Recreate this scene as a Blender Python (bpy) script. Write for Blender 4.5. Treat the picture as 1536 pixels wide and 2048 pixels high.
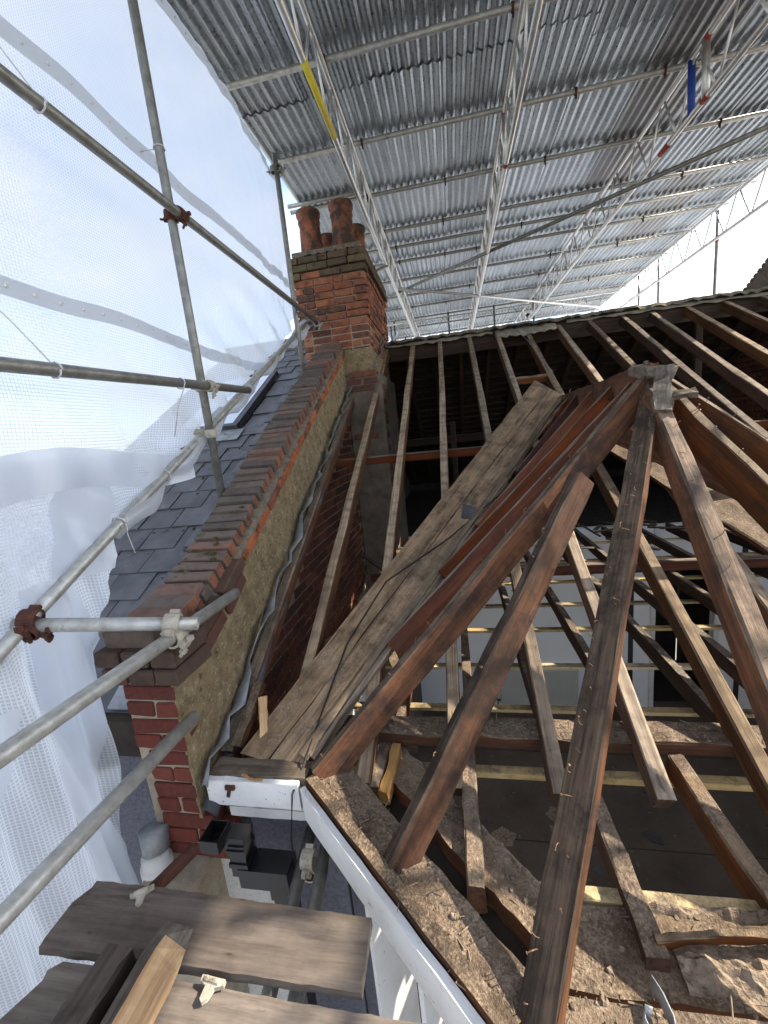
import bpy, math, random
from mathutils import Vector, Matrix, noise as mnoise
random.seed(7)
PI = math.pi
for o in list(bpy.data.objects):
    bpy.data.objects.remove(o, do_unlink=True)
S = bpy.context.scene
COL = S.collection

# ------------------------------------------------------------------ camera
cam = bpy.data.cameras.new('camera')
cam.sensor_fit = 'VERTICAL'
cam.sensor_height = 36.0
cam.lens = 804.9 / 2048 * 36
cam.clip_start = 0.02
cam.clip_end = 400
co = bpy.data.objects.new('camera', cam)
COL.objects.link(co)
yaw, pit, roll = -0.183755, -0.186167, -0.101864
fwd = Vector((math.sin(yaw) * math.cos(pit), math.cos(yaw) * math.cos(pit), math.sin(pit)))
rt = fwd.cross(Vector((0, 0, 1))).normalized()
up = rt.cross(fwd)
r2 = math.cos(roll) * rt + math.sin(roll) * up
u2 = -math.sin(roll) * rt + math.cos(roll) * up
co.matrix_world = Matrix(((r2.x, u2.x, -fwd.x, 0), (r2.y, u2.y, -fwd.y, 0), (r2.z, u2.z, -fwd.z, 0), (0, 0, 0, 1)))
S.camera = co

# ------------------------------------------------------------------ sky and sun
SUN = Vector((0.74, 0.20, 0.62)).normalized()      # direction towards the sun
w = bpy.data.worlds.new('World')
S.world = w
w.use_nodes = True
nt = w.node_tree
nt.nodes.clear()
N = nt.nodes.new
out = N('ShaderNodeOutputWorld'); bg = N('ShaderNodeBackground')
sky = N('ShaderNodeTexSky'); sky.sky_type = 'NISHITA'; sky.sun_disc = False
sky.sun_elevation = math.asin(SUN.z)
sky.sun_rotation = math.atan2(SUN.x, SUN.y)
sky.altitude = 0; sky.air_density = 1.0; sky.dust_density = 1.0; sky.ozone_density = 1.5
tc = N('ShaderNodeTexCoord'); mp = N('ShaderNodeMapping'); mp.inputs['Scale'].default_value = (1.6, 1.6, 3.2)
cn = N('ShaderNodeTexNoise'); cn.inputs['Scale'].default_value = 2.0; cn.inputs['Detail'].default_value = 7; cn.inputs['Roughness'].default_value = 0.62
cr = N('ShaderNodeValToRGB'); cr.color_ramp.elements[0].position = 0.36; cr.color_ramp.elements[1].position = 0.70
mx = N('ShaderNodeMix'); mx.data_type = 'RGBA'
mx.inputs[7].default_value = (3.3, 3.2, 3.22, 1)     # sunlit cloud, physical scale of the sky texture
nt.links.new(tc.outputs['Generated'], mp.inputs['Vector']); nt.links.new(mp.outputs['Vector'], cn.inputs['Vector'])
nt.links.new(cn.outputs['Fac'], cr.inputs['Fac']); nt.links.new(cr.outputs['Color'], mx.inputs[0])
nt.links.new(sky.outputs['Color'], mx.inputs[6]); nt.links.new(mx.outputs[2], bg.inputs['Color'])
bg.inputs['Strength'].default_value = 0.15
nt.links.new(bg.outputs['Background'], out.inputs['Surface'])
sl = bpy.data.lights.new('sun', 'SUN'); sl.energy = 3.4; sl.angle = math.radians(0.53); sl.color = (1.0, 0.90, 0.76)
so = bpy.data.objects.new('sun', sl); COL.objects.link(so)
so.rotation_euler = SUN.to_track_quat('Z', 'Y').to_euler()
S.view_settings.view_transform = 'Standard'
S.view_settings.look = 'None'
S.view_settings.gamma = 1
S.view_settings.use_curve_mapping = False
S.view_settings.exposure = 1.72
S.render.engine = 'CYCLES'
S.cycles.max_bounces = 8
S.cycles.diffuse_bounces = 5
S.cycles.glossy_bounces = 3
S.cycles.transparent_max_bounces = 12

# ------------------------------------------------------------------ materials
def nodes(name):
    m = bpy.data.materials.new(name); m.use_nodes = True
    t = m.node_tree; t.nodes.clear()
    return m, t
def lk(t, a, b): t.links.new(a, b)
def mixc(t, fac, a, b):
    n = t.nodes.new('ShaderNodeMix'); n.data_type = 'RGBA'
    if isinstance(fac, (int, float)): n.inputs[0].default_value = fac
    else: lk(t, fac, n.inputs[0])
    for i, v in ((6, a), (7, b)):
        if isinstance(v, tuple): n.inputs[i].default_value = (*v, 1)
        else: lk(t, v, n.inputs[i])
    return n.outputs[2]
def math_(t, op, a, b=None, c=None):
    n = t.nodes.new('ShaderNodeMath'); n.operation = op
    for i, v in enumerate((a, b, c)):
        if v is None: continue
        if isinstance(v, (int, float)): n.inputs[i].default_value = v
        else: lk(t, v, n.inputs[i])
    return n.outputs[0]
def noise_(t, vec, scale, detail=4, rough=0.6, out='Fac'):
    n = t.nodes.new('ShaderNodeTexNoise'); n.inputs['Scale'].default_value = scale
    n.inputs['Detail'].default_value = detail; n.inputs['Roughness'].default_value = rough
    if vec is not None: lk(t, vec, n.inputs['Vector'])
    return n.outputs[out]
def ramp(t, fac, p0, p1):
    n = t.nodes.new('ShaderNodeMapRange'); n.inputs[1].default_value = p0; n.inputs[2].default_value = p1
    lk(t, fac, n.inputs[0]); return n.outputs[0]
def objvec(t, scale=(1, 1, 1), offs=True):
    c = t.nodes.new('ShaderNodeTexCoord'); m = t.nodes.new('ShaderNodeMapping'); m.inputs['Scale'].default_value = scale
    src = c.outputs['Object']
    if offs:
        i = t.nodes.new('ShaderNodeObjectInfo')
        v = t.nodes.new('ShaderNodeVectorMath'); v.operation = 'MULTIPLY_ADD'
        cb = t.nodes.new('ShaderNodeCombineXYZ')
        r1 = math_(t, 'MULTIPLY', i.outputs['Random'], 37.0)
        for k in range(3): lk(t, r1, cb.inputs[k])
        v.inputs[1].default_value = (1, 1, 1)
        lk(t, src, v.inputs[0]); lk(t, cb.outputs[0], v.inputs[2]); src = v.outputs[0]
    lk(t, src, m.inputs['Vector']); return m.outputs['Vector']
def rnd(t): return t.nodes.new('ShaderNodeObjectInfo').outputs['Random']
def finish(m, t, color, rough=0.8, metal=0.0, bump=None, bstr=0.3, bdist=0.01, spec=0.3, bump2=None):
    b = t.nodes.new('ShaderNodeBsdfPrincipled'); o = t.nodes.new('ShaderNodeOutputMaterial')
    if isinstance(color, tuple): b.inputs['Base Color'].default_value = (*color, 1)
    else: lk(t, color, b.inputs['Base Color'])
    if isinstance(rough, (int, float)): b.inputs['Roughness'].default_value = rough
    else: lk(t, rough, b.inputs['Roughness'])
    b.inputs['Metallic'].default_value = metal
    b.inputs['Specular IOR Level'].default_value = spec
    if bump is not None:
        n = t.nodes.new('ShaderNodeBump'); n.inputs['Strength'].default_value = bstr; n.inputs['Distance'].default_value = bdist
        lk(t, bump, n.inputs['Height']); lk(t, n.outputs[0], b.inputs['Normal'])
    lk(t, b.outputs[0], o.inputs['Surface'])
    return m
def wood(name, lo, hi, top=None, dust=None, dustamt=0.5, stain=0.6, bstr=0.5, rough=0.85, grain=1.0, stc=(0.03, 0.022, 0.018), marks=False):
    m, t = nodes(name)
    v1 = objvec(t, (1.3, 24 * grain, 24 * grain)); v2 = objvec(t, (3, 90 * grain, 90 * grain)); v3 = objvec(t, (1, 1, 1))
    g1 = noise_(t, v1, 1.0, 7, 0.72); g2 = noise_(t, v2, 1.0, 4, 0.7)
    g = math_(t, 'ADD', math_(t, 'MULTIPLY', g1, 0.6), math_(t, 'MULTIPLY', g2, 0.4))
    f = ramp(t, g, 0.38, 0.62)
    streak = ramp(t, noise_(t, objvec(t, (2.2, 34 * grain, 34 * grain)), 1.0, 5, 0.75), 0.55, 0.72)
    side = mixc(t, f, lo, hi)
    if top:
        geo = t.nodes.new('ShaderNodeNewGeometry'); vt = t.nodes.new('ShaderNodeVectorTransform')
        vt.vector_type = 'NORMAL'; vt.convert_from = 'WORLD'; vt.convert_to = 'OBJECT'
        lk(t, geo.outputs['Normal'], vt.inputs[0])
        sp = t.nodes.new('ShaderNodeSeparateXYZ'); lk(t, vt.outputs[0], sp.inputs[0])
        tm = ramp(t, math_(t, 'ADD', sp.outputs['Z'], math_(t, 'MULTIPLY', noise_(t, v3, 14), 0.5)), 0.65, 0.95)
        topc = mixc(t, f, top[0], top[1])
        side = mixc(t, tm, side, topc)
    # dark streaks along the grain, then large stains, then small knots and specks
    side = mixc(t, math_(t, 'MULTIPLY', streak, 0.55), side, stc)
    s = ramp(t, noise_(t, v3, 5.5, 6, 0.72), 0.45, 0.62)
    side = mixc(t, math_(t, 'MULTIPLY', s, stain), side, stc)
    kn = ramp(t, noise_(t, objvec(t, (9, 26, 26)), 1.0, 4, 0.6), 0.66, 0.72)
    side = mixc(t, math_(t, 'MULTIPLY', kn, 0.7), side, stc)
    if marks:                                        # pale and dark bars where the tile battens lay
        c0 = t.nodes.new('ShaderNodeTexCoord'); s0 = t.nodes.new('ShaderNodeSeparateXYZ'); lk(t, c0.outputs['Object'], s0.inputs[0])
        wv = math_(t, 'SINE', math_(t, 'MULTIPLY', math_(t, 'ADD', s0.outputs['X'], math_(t, 'MULTIPLY', noise_(t, v3, 6), 0.16)), 2 * PI / 0.105))
        bm_ = math_(t, 'MULTIPLY', math_(t, 'MULTIPLY', ramp(t, wv, 0.0, 0.9), ramp(t, noise_(t, v3, 4), 0.35, 0.65)), 0.5)
        side = mixc(t, math_(t, 'MULTIPLY', bm_, tm), side, (0.055, 0.04, 0.028))
    # board-to-board variation
    hs = t.nodes.new('ShaderNodeHueSaturation'); lk(t, side, hs.inputs['Color'])
    lk(t, math_(t, 'ADD', math_(t, 'MULTIPLY', rnd(t), 0.75), 0.6), hs.inputs['Value']); lk(t, math_(t, 'MULTIPLY_ADD', math_(t, 'FRACT', math_(t, 'MULTIPLY', rnd(t), 3.7)), 0.35, 0.92), hs.inputs['Saturation'])
    colr = hs.outputs[0]
    bump = g
    if dust:
        geo2 = t.nodes.new('ShaderNodeNewGeometry'); sp2 = t.nodes.new('ShaderNodeSeparateXYZ'); lk(t, geo2.outputs['Normal'], sp2.inputs[0])
        upm = ramp(t, sp2.outputs['Z'], 0.55, 0.9)
        grit = noise_(t, v3, 120, 3, 0.7); patch = noise_(t, v3, 9, 4, 0.7)
        dm = ramp(t, math_(t, 'ADD', math_(t, 'MULTIPLY', grit, 0.5), patch), 0.74 - dustamt * 0.22, 1.0 - dustamt * 0.22)
        dm = math_(t, 'MULTIPLY', dm, upm)
        dc = mixc(t, ramp(t, math_(t, 'ADD', math_(t, 'MULTIPLY', grit, 0.55), math_(t, 'MULTIPLY', noise_(t, v3, 34, 4, 0.75), 0.45)), 0.38, 0.64), tuple(c * 0.4 for c in dust), tuple(min(1, c * 1.8) for c in dust))
        colr = mixc(t, dm, colr, dc)
        colr = mixc(t, math_(t, 'MULTIPLY', ramp(t, noise_(t, v3, 6.5, 6, 0.75), 0.52, 0.66), 0.65), colr, (0.045, 0.032, 0.022))
        bump = math_(t, 'ADD', g, math_(t, 'MULTIPLY', math_(t, 'MULTIPLY', math_(t, 'ADD', grit, noise_(t, v3, 34, 4, 0.75)), upm), 1.1))
    return finish(m, t, colr, rough, 0, bump, bstr, 0.012, 0.25)
DUST = (0.21, 0.155, 0.105)
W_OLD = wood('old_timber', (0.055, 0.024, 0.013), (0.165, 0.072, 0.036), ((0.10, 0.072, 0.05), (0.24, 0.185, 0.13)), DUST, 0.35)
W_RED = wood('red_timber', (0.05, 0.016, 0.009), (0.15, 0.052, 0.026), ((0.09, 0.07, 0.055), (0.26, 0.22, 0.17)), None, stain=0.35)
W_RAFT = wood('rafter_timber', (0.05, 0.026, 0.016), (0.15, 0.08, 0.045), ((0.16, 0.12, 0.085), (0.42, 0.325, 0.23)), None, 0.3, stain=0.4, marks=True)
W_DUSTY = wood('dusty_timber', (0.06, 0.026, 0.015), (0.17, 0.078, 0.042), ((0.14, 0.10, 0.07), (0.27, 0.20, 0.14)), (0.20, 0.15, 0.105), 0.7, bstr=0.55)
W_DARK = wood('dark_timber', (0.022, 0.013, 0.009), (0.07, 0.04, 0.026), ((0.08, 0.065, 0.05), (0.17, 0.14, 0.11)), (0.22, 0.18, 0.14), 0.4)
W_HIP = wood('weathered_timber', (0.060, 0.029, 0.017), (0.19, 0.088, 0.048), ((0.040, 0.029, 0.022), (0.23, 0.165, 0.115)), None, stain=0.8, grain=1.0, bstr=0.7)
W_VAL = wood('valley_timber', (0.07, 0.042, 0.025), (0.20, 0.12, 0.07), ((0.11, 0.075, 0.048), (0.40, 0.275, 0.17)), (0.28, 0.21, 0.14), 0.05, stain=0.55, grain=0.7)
W_GREY = wood('grey_timber', (0.07, 0.056, 0.044), (0.21, 0.17, 0.13), None, None, stain=0.5)
W_SILVER = wood('silvered_timber', (0.13, 0.098, 0.07), (0.36, 0.285, 0.21), None, None, stain=0.35)
W_BOARD = wood('scaffold_timber', (0.135, 0.108, 0.088), (0.28, 0.228, 0.185), None, None, stain=0.3, grain=0.6, bstr=0.35, stc=(0.045, 0.035, 0.028))
W_FRESH = wood('fresh_timber', (0.36, 0.20, 0.085), (0.66, 0.43, 0.215), None, None, stain=0.35, stc=(0.22, 0.13, 0.07))
W_BLACK = wood('black_timber', (0.014, 0.011, 0.009), (0.045, 0.034, 0.026), ((0.07, 0.055, 0.043), (0.13, 0.10, 0.08)), None, stain=0.4)  # sides near-black, upper face greyed: its lit look is put into the colour
W_PALE = wood('new_batten_timber', (0.50, 0.37, 0.19), (0.70, 0.56, 0.33), None, (0.16, 0.13, 0.10), 0.2, stain=0.15)
def brickmat(name, cols, dirt=0.5, ends=False, tint=(0.30, 0.15, 0.095)):
    m, t = nodes(name)
    r = t.nodes.new('ShaderNodeValToRGB'); r.color_ramp.interpolation = 'CONSTANT'
    els = r.color_ramp.elements
    while len(els) < len(cols): els.new(0.5)
    for i, c in enumerate(cols): els[i].position = i / len(cols); els[i].color = (*c, 1)
    lk(t, rnd(t), r.inputs['Fac'])
    v = objvec(t)
    n1 = noise_(t, v, 45, 5, 0.7); n2 = noise_(t, v, 13, 4, 0.65)
    c = mixc(t, ramp(t, n1, 0.35, 0.75), r.outputs[0], mixc(t, 0.4, r.outputs[0], tint))
    c = mixc(t, math_(t, 'MULTIPLY', ramp(t, n2, 0.48, 0.68), dirt), c, (0.04, 0.028, 0.024))
    if ends:                                         # the header ends kept their fired orange face
        geo = t.nodes.new('ShaderNodeNewGeometry'); sp = t.nodes.new('ShaderNodeSeparateXYZ'); lk(t, geo.outputs['Normal'], sp.inputs[0])
        ef = math_(t, 'MULTIPLY', ramp(t, sp.outputs['X'], 0.7, 0.95), math_(t, 'GREATER_THAN', math_(t, 'FRACT', math_(t, 'MULTIPLY', rnd(t), 7.3)), 0.35))
        c = mixc(t, math_(t, 'MULTIPLY', ef, 0.75), c, mixc(t, ramp(t, n2, 0.4, 0.65), (0.33, 0.11, 0.05), (0.10, 0.055, 0.035)))
        c = mixc(t, math_(t, 'MULTIPLY', math_(t, 'MULTIPLY', ramp(t, sp.outputs['Z'], 0.5, 0.8), ramp(t, noise_(t, v, 9, 5, 0.7), 0.55, 0.68)), 0.8), c, (0.085, 0.08, 0.035))
    return finish(m, t, c, 0.92, 0, n1, 0.8, 0.008, 0.15)
BR_CHIM = brickmat('red_brick', [(0.35, 0.125, 0.064), (0.28, 0.095, 0.052), (0.40, 0.155, 0.085), (0.15, 0.06, 0.042), (0.34, 0.13, 0.072), (0.085, 0.042, 0.034), (0.26, 0.088, 0.05), (0.24, 0.075, 0.045), (0.20, 0.085, 0.055), (0.14, 0.06, 0.04)], 0.75)
BR_PIER = brickmat('deep_red_brick', [(0.145, 0.036, 0.026), (0.12, 0.030, 0.022), (0.17, 0.045, 0.03), (0.105, 0.029, 0.022)], 0.3, False, (0.20, 0.075, 0.055))
BR_COPE = brickmat('brown_coping_brick', [(0.135, 0.098, 0.08), (0.165, 0.115, 0.092), (0.105, 0.08, 0.068), (0.15, 0.112, 0.092), (0.21, 0.115, 0.085), (0.12, 0.095, 0.08)], 0.4, True, (0.19, 0.155, 0.13))
BR_ORANGE = brickmat('orange_brick', [(0.40, 0.115, 0.045), (0.33, 0.095, 0.04), (0.20, 0.07, 0.04), (0.43, 0.135, 0.055), (0.13, 0.07, 0.045)], 0.75)
BR_IN = brickmat('sooty_brick', [(0.15, 0.05, 0.03), (0.20, 0.068, 0.038), (0.11, 0.042, 0.03), (0.17, 0.065, 0.04), (0.085, 0.042, 0.032)], 0.6)
BR_DARK = brickmat('dark_brick', [(0.072, 0.048, 0.036), (0.095, 0.057, 0.04), (0.11, 0.05, 0.038)], 0.4, False, (0.13, 0.085, 0.065))
BR_MOSSY = brickmat('mossy_brick', [(0.10, 0.08, 0.045), (0.13, 0.10, 0.055), (0.085, 0.06, 0.042), (0.12, 0.075, 0.05)], 0.6, False, (0.17, 0.145, 0.08))
def plain(name, c1, c2, scale=8, rough=0.85, metal=0.0, bstr=0.3, spots=None, sscale=20, sth=(0.6, 0.7), spec=0.3, detail=5, bscale=60, bdist=0.008):
    m, t = nodes(name); v = objvec(t)
    c = mixc(t, ramp(t, noise_(t, v, scale, detail, 0.65), 0.32, 0.68), c1, c2)
    if spots:
        for k, sc in enumerate(spots):
            c = mixc(t, ramp(t, noise_(t, v, sscale * (1 + 0.7 * k), 5, 0.7), *sth), c, sc)
    return finish(m, t, c, rough, metal, noise_(t, v, bscale, 4, 0.7), bstr, bdist, spec)
MORTAR = plain('mortar', (0.24, 0.20, 0.14), (0.38, 0.325, 0.24), 14, 0.95, bstr=0.7)
MORTAR_D = plain('dark_mortar', (0.10, 0.08, 0.06), (0.20, 0.165, 0.13), 14, 0.95, bstr=0.7)
MORTAR_T = plain('crumbling_mortar', (0.12, 0.10, 0.075), (0.26, 0.22, 0.16), 22, 0.95, bstr=1.0, bdist=0.02)
RENDER = plain('yellowed_cement_render', (0.18, 0.13, 0.065), (0.37, 0.275, 0.15), 14, 0.95, bstr=1.0, spots=[(0.075, 0.052, 0.028), (0.48, 0.43, 0.34)], sscale=26, sth=(0.56, 0.70), bscale=90, bdist=0.015)
CEMENT = plain('grey_cement', (0.105, 0.082, 0.062), (0.20, 0.16, 0.12), 7, 0.95, bstr=0.7, spots=[(0.09, 0.06, 0.045)], sscale=6)
PLASTER = plain('white_plaster', (0.83, 0.83, 0.81), (0.86, 0.86, 0.845), 3, 0.8, bstr=0.05)
PAINT = plain('white_gloss_paint', (0.68, 0.665, 0.63), (0.79, 0.78, 0.755), 6, 0.62, bstr=0.15, spots=[(0.16, 0.11, 0.07), (0.30, 0.24, 0.18)], sscale=26, sth=(0.64, 0.71))
PEBBLE = plain('white_pebbledash', (0.74, 0.73, 0.69), (0.84, 0.83, 0.79), 60, 0.95, bstr=1.0, spots=[(0.22, 0.19, 0.16)], sscale=85, sth=(0.6, 0.68), bscale=110, bdist=0.02)
GREYWALL = plain('purple_grey_render', (0.12, 0.12, 0.145), (0.20, 0.20, 0.235), 60, 0.95, bstr=1.0, spots=[(0.05, 0.05, 0.06)], sscale=70, sth=(0.6, 0.7), bscale=110, bdist=0.02)
LEAD = plain('lead', (0.17, 0.175, 0.18), (0.36, 0.365, 0.37), 9, 0.55, 0.35, 0.4, spots=[(0.09, 0.085, 0.08)], sscale=10)
GALV = plain('galvanised_tube', (0.30, 0.295, 0.265), (0.50, 0.495, 0.46), 24, 0.40, 0.45, 0.25, spots=[(0.16, 0.14, 0.11)], sscale=16, sth=(0.6, 0.74))
GALV_D = plain('dull_galvanised_tube', (0.17, 0.17, 0.155), (0.30, 0.295, 0.27), 22, 0.42, 0.5, 0.25, spots=[(0.11, 0.08, 0.06)], sscale=16, sth=(0.62, 0.74))
ALU = plain('aluminium', (0.58, 0.575, 0.56), (0.74, 0.735, 0.72), 22, 0.40, 0.75, 0.12)
RUST = plain('rusty_steel', (0.055, 0.026, 0.02), (0.13, 0.05, 0.033), 30, 0.85, 0.25, 0.6)
REDPAINT = plain('red_paint', (0.22, 0.03, 0.028), (0.34, 0.05, 0.04), 30, 0.6, 0, 0.3)
BUFFSTEEL = plain('buff_steel', (0.34, 0.30, 0.235), (0.48, 0.44, 0.36), 30, 0.7, 0.2, 0.5, spots=[(0.2, 0.15, 0.1)], sscale=25)
BLUE = plain('blue_paint', (0.02, 0.05, 0.27), (0.03, 0.075, 0.36), 20, 0.5)
YELLOW = plain('yellow_tape', (0.55, 0.45, 0.035), (0.68, 0.56, 0.06), 16, 0.5, spots=[(0.2, 0.17, 0.06)], sscale=25, sth=(0.64, 0.7))
TERRA = plain('terracotta', (0.20, 0.07, 0.04), (0.33, 0.125, 0.065), 7, 0.85, bstr=0.3, spots=[(0.06, 0.04, 0.03)], sscale=5.5, sth=(0.41, 0.56))
BLACKPL = plain('black_plastic', (0.006, 0.006, 0.007), (0.012, 0.012, 0.013), 6, 0.3, spec=0.35, bstr=0.03, spots=[(0.03, 0.025, 0.02)], sscale=14, sth=(0.6, 0.75))
WHITEPL = plain('white_plastic', (0.55, 0.53, 0.48), (0.68, 0.66, 0.61), 9, 0.5, bstr=0.1)
CABLE = plain('black_cable', (0.012, 0.012, 0.012), (0.025, 0.025, 0.025), 9, 0.5)
STRING = plain('pale_cord', (0.45, 0.45, 0.46), (0.62, 0.62, 0.62), 30, 0.9)
BLUECORD = plain('grey_blue_cord', (0.12, 0.14, 0.20), (0.2, 0.22, 0.28), 30, 0.9)
FLOORM = plain('dirty_floor', (0.085, 0.066, 0.052), (0.15, 0.12, 0.095), 1.6, 0.9, bstr=0.3, spots=[(0.035, 0.025, 0.018), (0.26, 0.22, 0.17)], sscale=9, sth=(0.64, 0.74), detail=8)
GROUNDM = plain('yard_ground', (0.16, 0.15, 0.14), (0.25, 0.24, 0.22), 1.0, 0.95)
FELT = plain('old_felt', (0.16, 0.14, 0.10), (0.33, 0.29, 0.22), 11, 0.95, bstr=0.8, spots=[(0.07, 0.06, 0.045)], sscale=14)
SARK = plain('sarking', (0.022, 0.017, 0.013), (0.05, 0.04, 0.03), 6, 0.95)
MOSS = plain('moss', (0.05, 0.045, 0.014), (0.14, 0.125, 0.04), 40, 1.0, bstr=1.0, bscale=120, bdist=0.02)
RADI = plain('cream_radiator_paint', (0.52, 0.51, 0.45), (0.58, 0.57, 0.50), 4, 0.45, bstr=0.03)
NAILM = plain('rusty_nail', (0.13, 0.065, 0.04), (0.30, 0.18, 0.11), 90, 0.75, 0.2)
GLASSM = plain('roof_window_glass', (0.45, 0.52, 0.60), (0.5, 0.57, 0.64), 2, 0.08, 0.55, 0.0, spec=0.8)
SHUTTER = plain('dark_grey_frame', (0.035, 0.035, 0.04), (0.075, 0.075, 0.082), 9, 0.5, bstr=0.1)
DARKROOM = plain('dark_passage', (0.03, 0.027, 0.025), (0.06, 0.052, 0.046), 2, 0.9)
LATH = plain('broken_plaster', (0.20, 0.15, 0.105), (0.38, 0.30, 0.22), 30, 0.95, bstr=1.0, spots=[(0.12, 0.085, 0.055)], sscale=40, sth=(0.5,0.65))
CHIP = plain('grit', (0.10, 0.07, 0.045), (0.33, 0.26, 0.185), 30, 0.95)
def slatemat():
    m, t = nodes('slate'); v = objvec(t, (1, 1, 1))
    n = noise_(t, v, 6, 5, 0.6); n2 = noise_(t, objvec(t, (4, 30, 30)), 1, 4, 0.6)
    c = mixc(t, ramp(t, n, 0.35, 0.7), (0.046, 0.045, 0.047), (0.105, 0.102, 0.105))
    hs = t.nodes.new('ShaderNodeHueSaturation'); lk(t, c, hs.inputs['Color']); lk(t, math_(t, 'ADD', math_(t, 'MULTIPLY', rnd(t), 0.5), 0.75), hs.inputs['Value'])
    c = mixc(t, ramp(t, noise_(t, v, 17, 5, 0.7), 0.63, 0.75), hs.outputs[0], (0.20, 0.20, 0.20))
    return finish(m, t, c, 0.55, 0, n2, 0.35, 0.006, 0.4)
SLATE = slatemat()
def tinmat():
    m, t = nodes('corrugated_tin'); v = objvec(t, (1, 1, 1)); vs = objvec(t, (28, 1.2, 1))
    st = noise_(t, vs, 1.0, 5, 0.7); bl = noise_(t, v, 3.2, 5, 0.65); sp = noise_(t, v, 38, 3, 0.7)
    c = mixc(t, ramp(t, math_(t, 'ADD', math_(t, 'MULTIPLY', st, 0.6), math_(t, 'MULTIPLY', sp, 0.4)), 0.34, 0.66), (0.16, 0.185, 0.21), (0.52, 0.575, 0.62))
    c = mixc(t, math_(t, 'MULTIPLY', ramp(t, bl, 0.5, 0.75), 0.25), c, (0.18, 0.18, 0.18))
    rr = rnd(t)
    hs = t.nodes.new('ShaderNodeHueSaturation'); lk(t, c, hs.inputs['Color']); lk(t, math_(t, 'MULTIPLY_ADD', math_(t, 'FRACT', math_(t, 'MULTIPLY', rr, 5.7)), 0.4, 0.85), hs.inputs['Value']); c = hs.outputs[0]
    c = mixc(t, math_(t, 'MULTIPLY', math_(t, 'GREATER_THAN', rr, 0.93), 0.5), c, (0.17, 0.14, 0.12))
    c = mixc(t, math_(t, 'MULTIPLY', ramp(t, noise_(t, objvec(t, (9, 2, 1)), 1.0, 5, 0.7), 0.66, 0.74), 0.6), c, (0.24, 0.10, 0.055))
    return finish(m, t, c, ramp(t, sp, 0.0, 1.3), 0.82, st, 0.12, 0.006, 0.5)
TIN = tinmat()
def netmat(name, film_t, thread, grid=True, pitch=0.0135, tr_=0.82):
    m, t = nodes(name)
    uv = t.nodes.new('ShaderNodeUVMap'); s = t.nodes.new('ShaderNodeSeparateXYZ'); lk(t, uv.outputs[0], s.inputs[0])
    o = t.nodes.new('ShaderNodeOutputMaterial')
    tr = t.nodes.new('ShaderNodeBsdfTranslucent'); tr.inputs['Color'].default_value = (tr_, tr_ * 1.02, tr_ * 1.06, 1)
    df = t.nodes.new('ShaderNodeBsdfDiffuse'); df.inputs['Color'].default_value = (0.78, 0.79, 0.81, 1)
    ts = t.nodes.new('ShaderNodeBsdfTransparent'); ts.inputs['Color'].default_value = (0.97, 0.98, 1.0, 1)
    gl = t.nodes.new('ShaderNodeBsdfGlossy'); gl.inputs['Roughness'].default_value = 0.32; gl.inputs['Color'].default_value = (0.9, 0.9, 0.9, 1)
    cloth = t.nodes.new('ShaderNodeMixShader'); cloth.inputs[0].default_value = 0.22
    lk(t, tr.outputs[0], cloth.inputs[1]); lk(t, df.outputs[0], cloth.inputs[2])
    c2 = t.nodes.new('ShaderNodeMixShader'); c2.inputs[0].default_value = 0.06
    lk(t, cloth.outputs[0], c2.inputs[1]); lk(t, gl.outputs[0], c2.inputs[2])
    mixs = t.nodes.new('ShaderNodeMixShader')
    wr = t.nodes.new('ShaderNodeTexCoord'); wn = noise_(t, wr.outputs['Object'], 2.3, 4, 0.6)
    film = math_(t, 'MULTIPLY_ADD', wn, 0.16, film_t - 0.08)          # transparency of the film between the threads
    if grid:
        def line(c):
            f = math_(t, 'FRACT', math_(t, 'DIVIDE', c, pitch))
            return math_(t, 'LESS_THAN', f, 0.30)
        g = math_(t, 'MAXIMUM', line(s.outputs[0]), line(s.outputs[1]))
        fac = math_(t, 'MULTIPLY_ADD', g, thread - film_t, film)
    else: fac = film
    lk(t, fac, mixs.inputs[0]); lk(t, c2.outputs[0], mixs.inputs[1]); lk(t, ts.outputs[0], mixs.inputs[2])
    lk(t, mixs.outputs[0], o.inputs['Surface'])
    return m
NET = netmat('reinforced_sheeting', 0.31, 0.03)
NET_FINE = netmat('fine_reinforced_sheeting', 0.26, 0.06, True, 0.0115)
NETSOLID = netmat('solid_sheeting_hem', 0.10, 0.10, False)
NETBAND = netmat('eyelet_band', 0.06, 0.06, False, 1, 0.55)

# ------------------------------------------------------------------ object helpers
ROOTLOC = {}
def root(name, label, cat, group=None, loc=(0, 0, 0)):
    o = bpy.data.objects.new(name, None); COL.objects.link(o); o.location = loc
    o.empty_display_size = 0.1
    o['label'] = label; o['category'] = cat
    if group: o['group'] = group
    return o
def tag(o, label, cat, group=None):
    o['label'] = label; o['category'] = cat
    if group: o['group'] = group
    return o
def wloc(o):
    v = Matrix.Identity(4)
    while o is not None:
        v = o.matrix_basis @ v; o = o.parent
    return v
def link(name, me, parent=None, M=None, kind=None):
    o = bpy.data.objects.new(name, me); COL.objects.link(o)
    M = M if M is not None else Matrix.Identity(4)
    if parent is not None:
        o.parent = parent
        o.matrix_basis = wloc(parent).inverted() @ M
    else: o.matrix_basis = M
    if kind: o['kind'] = kind
    return o
def mesh(name, vs, fs, mat, smooth=False, uvs=None):
    me = bpy.data.meshes.new(name); me.from_pydata([tuple(v) for v in vs], [], fs); me.materials.append(mat)
    if smooth:
        for p in me.polygons: p.use_smooth = True
    if uvs:
        ul = me.uv_layers.new(name='UVMap')
        for lp in me.loops: ul.data[lp.index].uv = uvs[lp.vertex_index]
    me.update()
    return me
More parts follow.
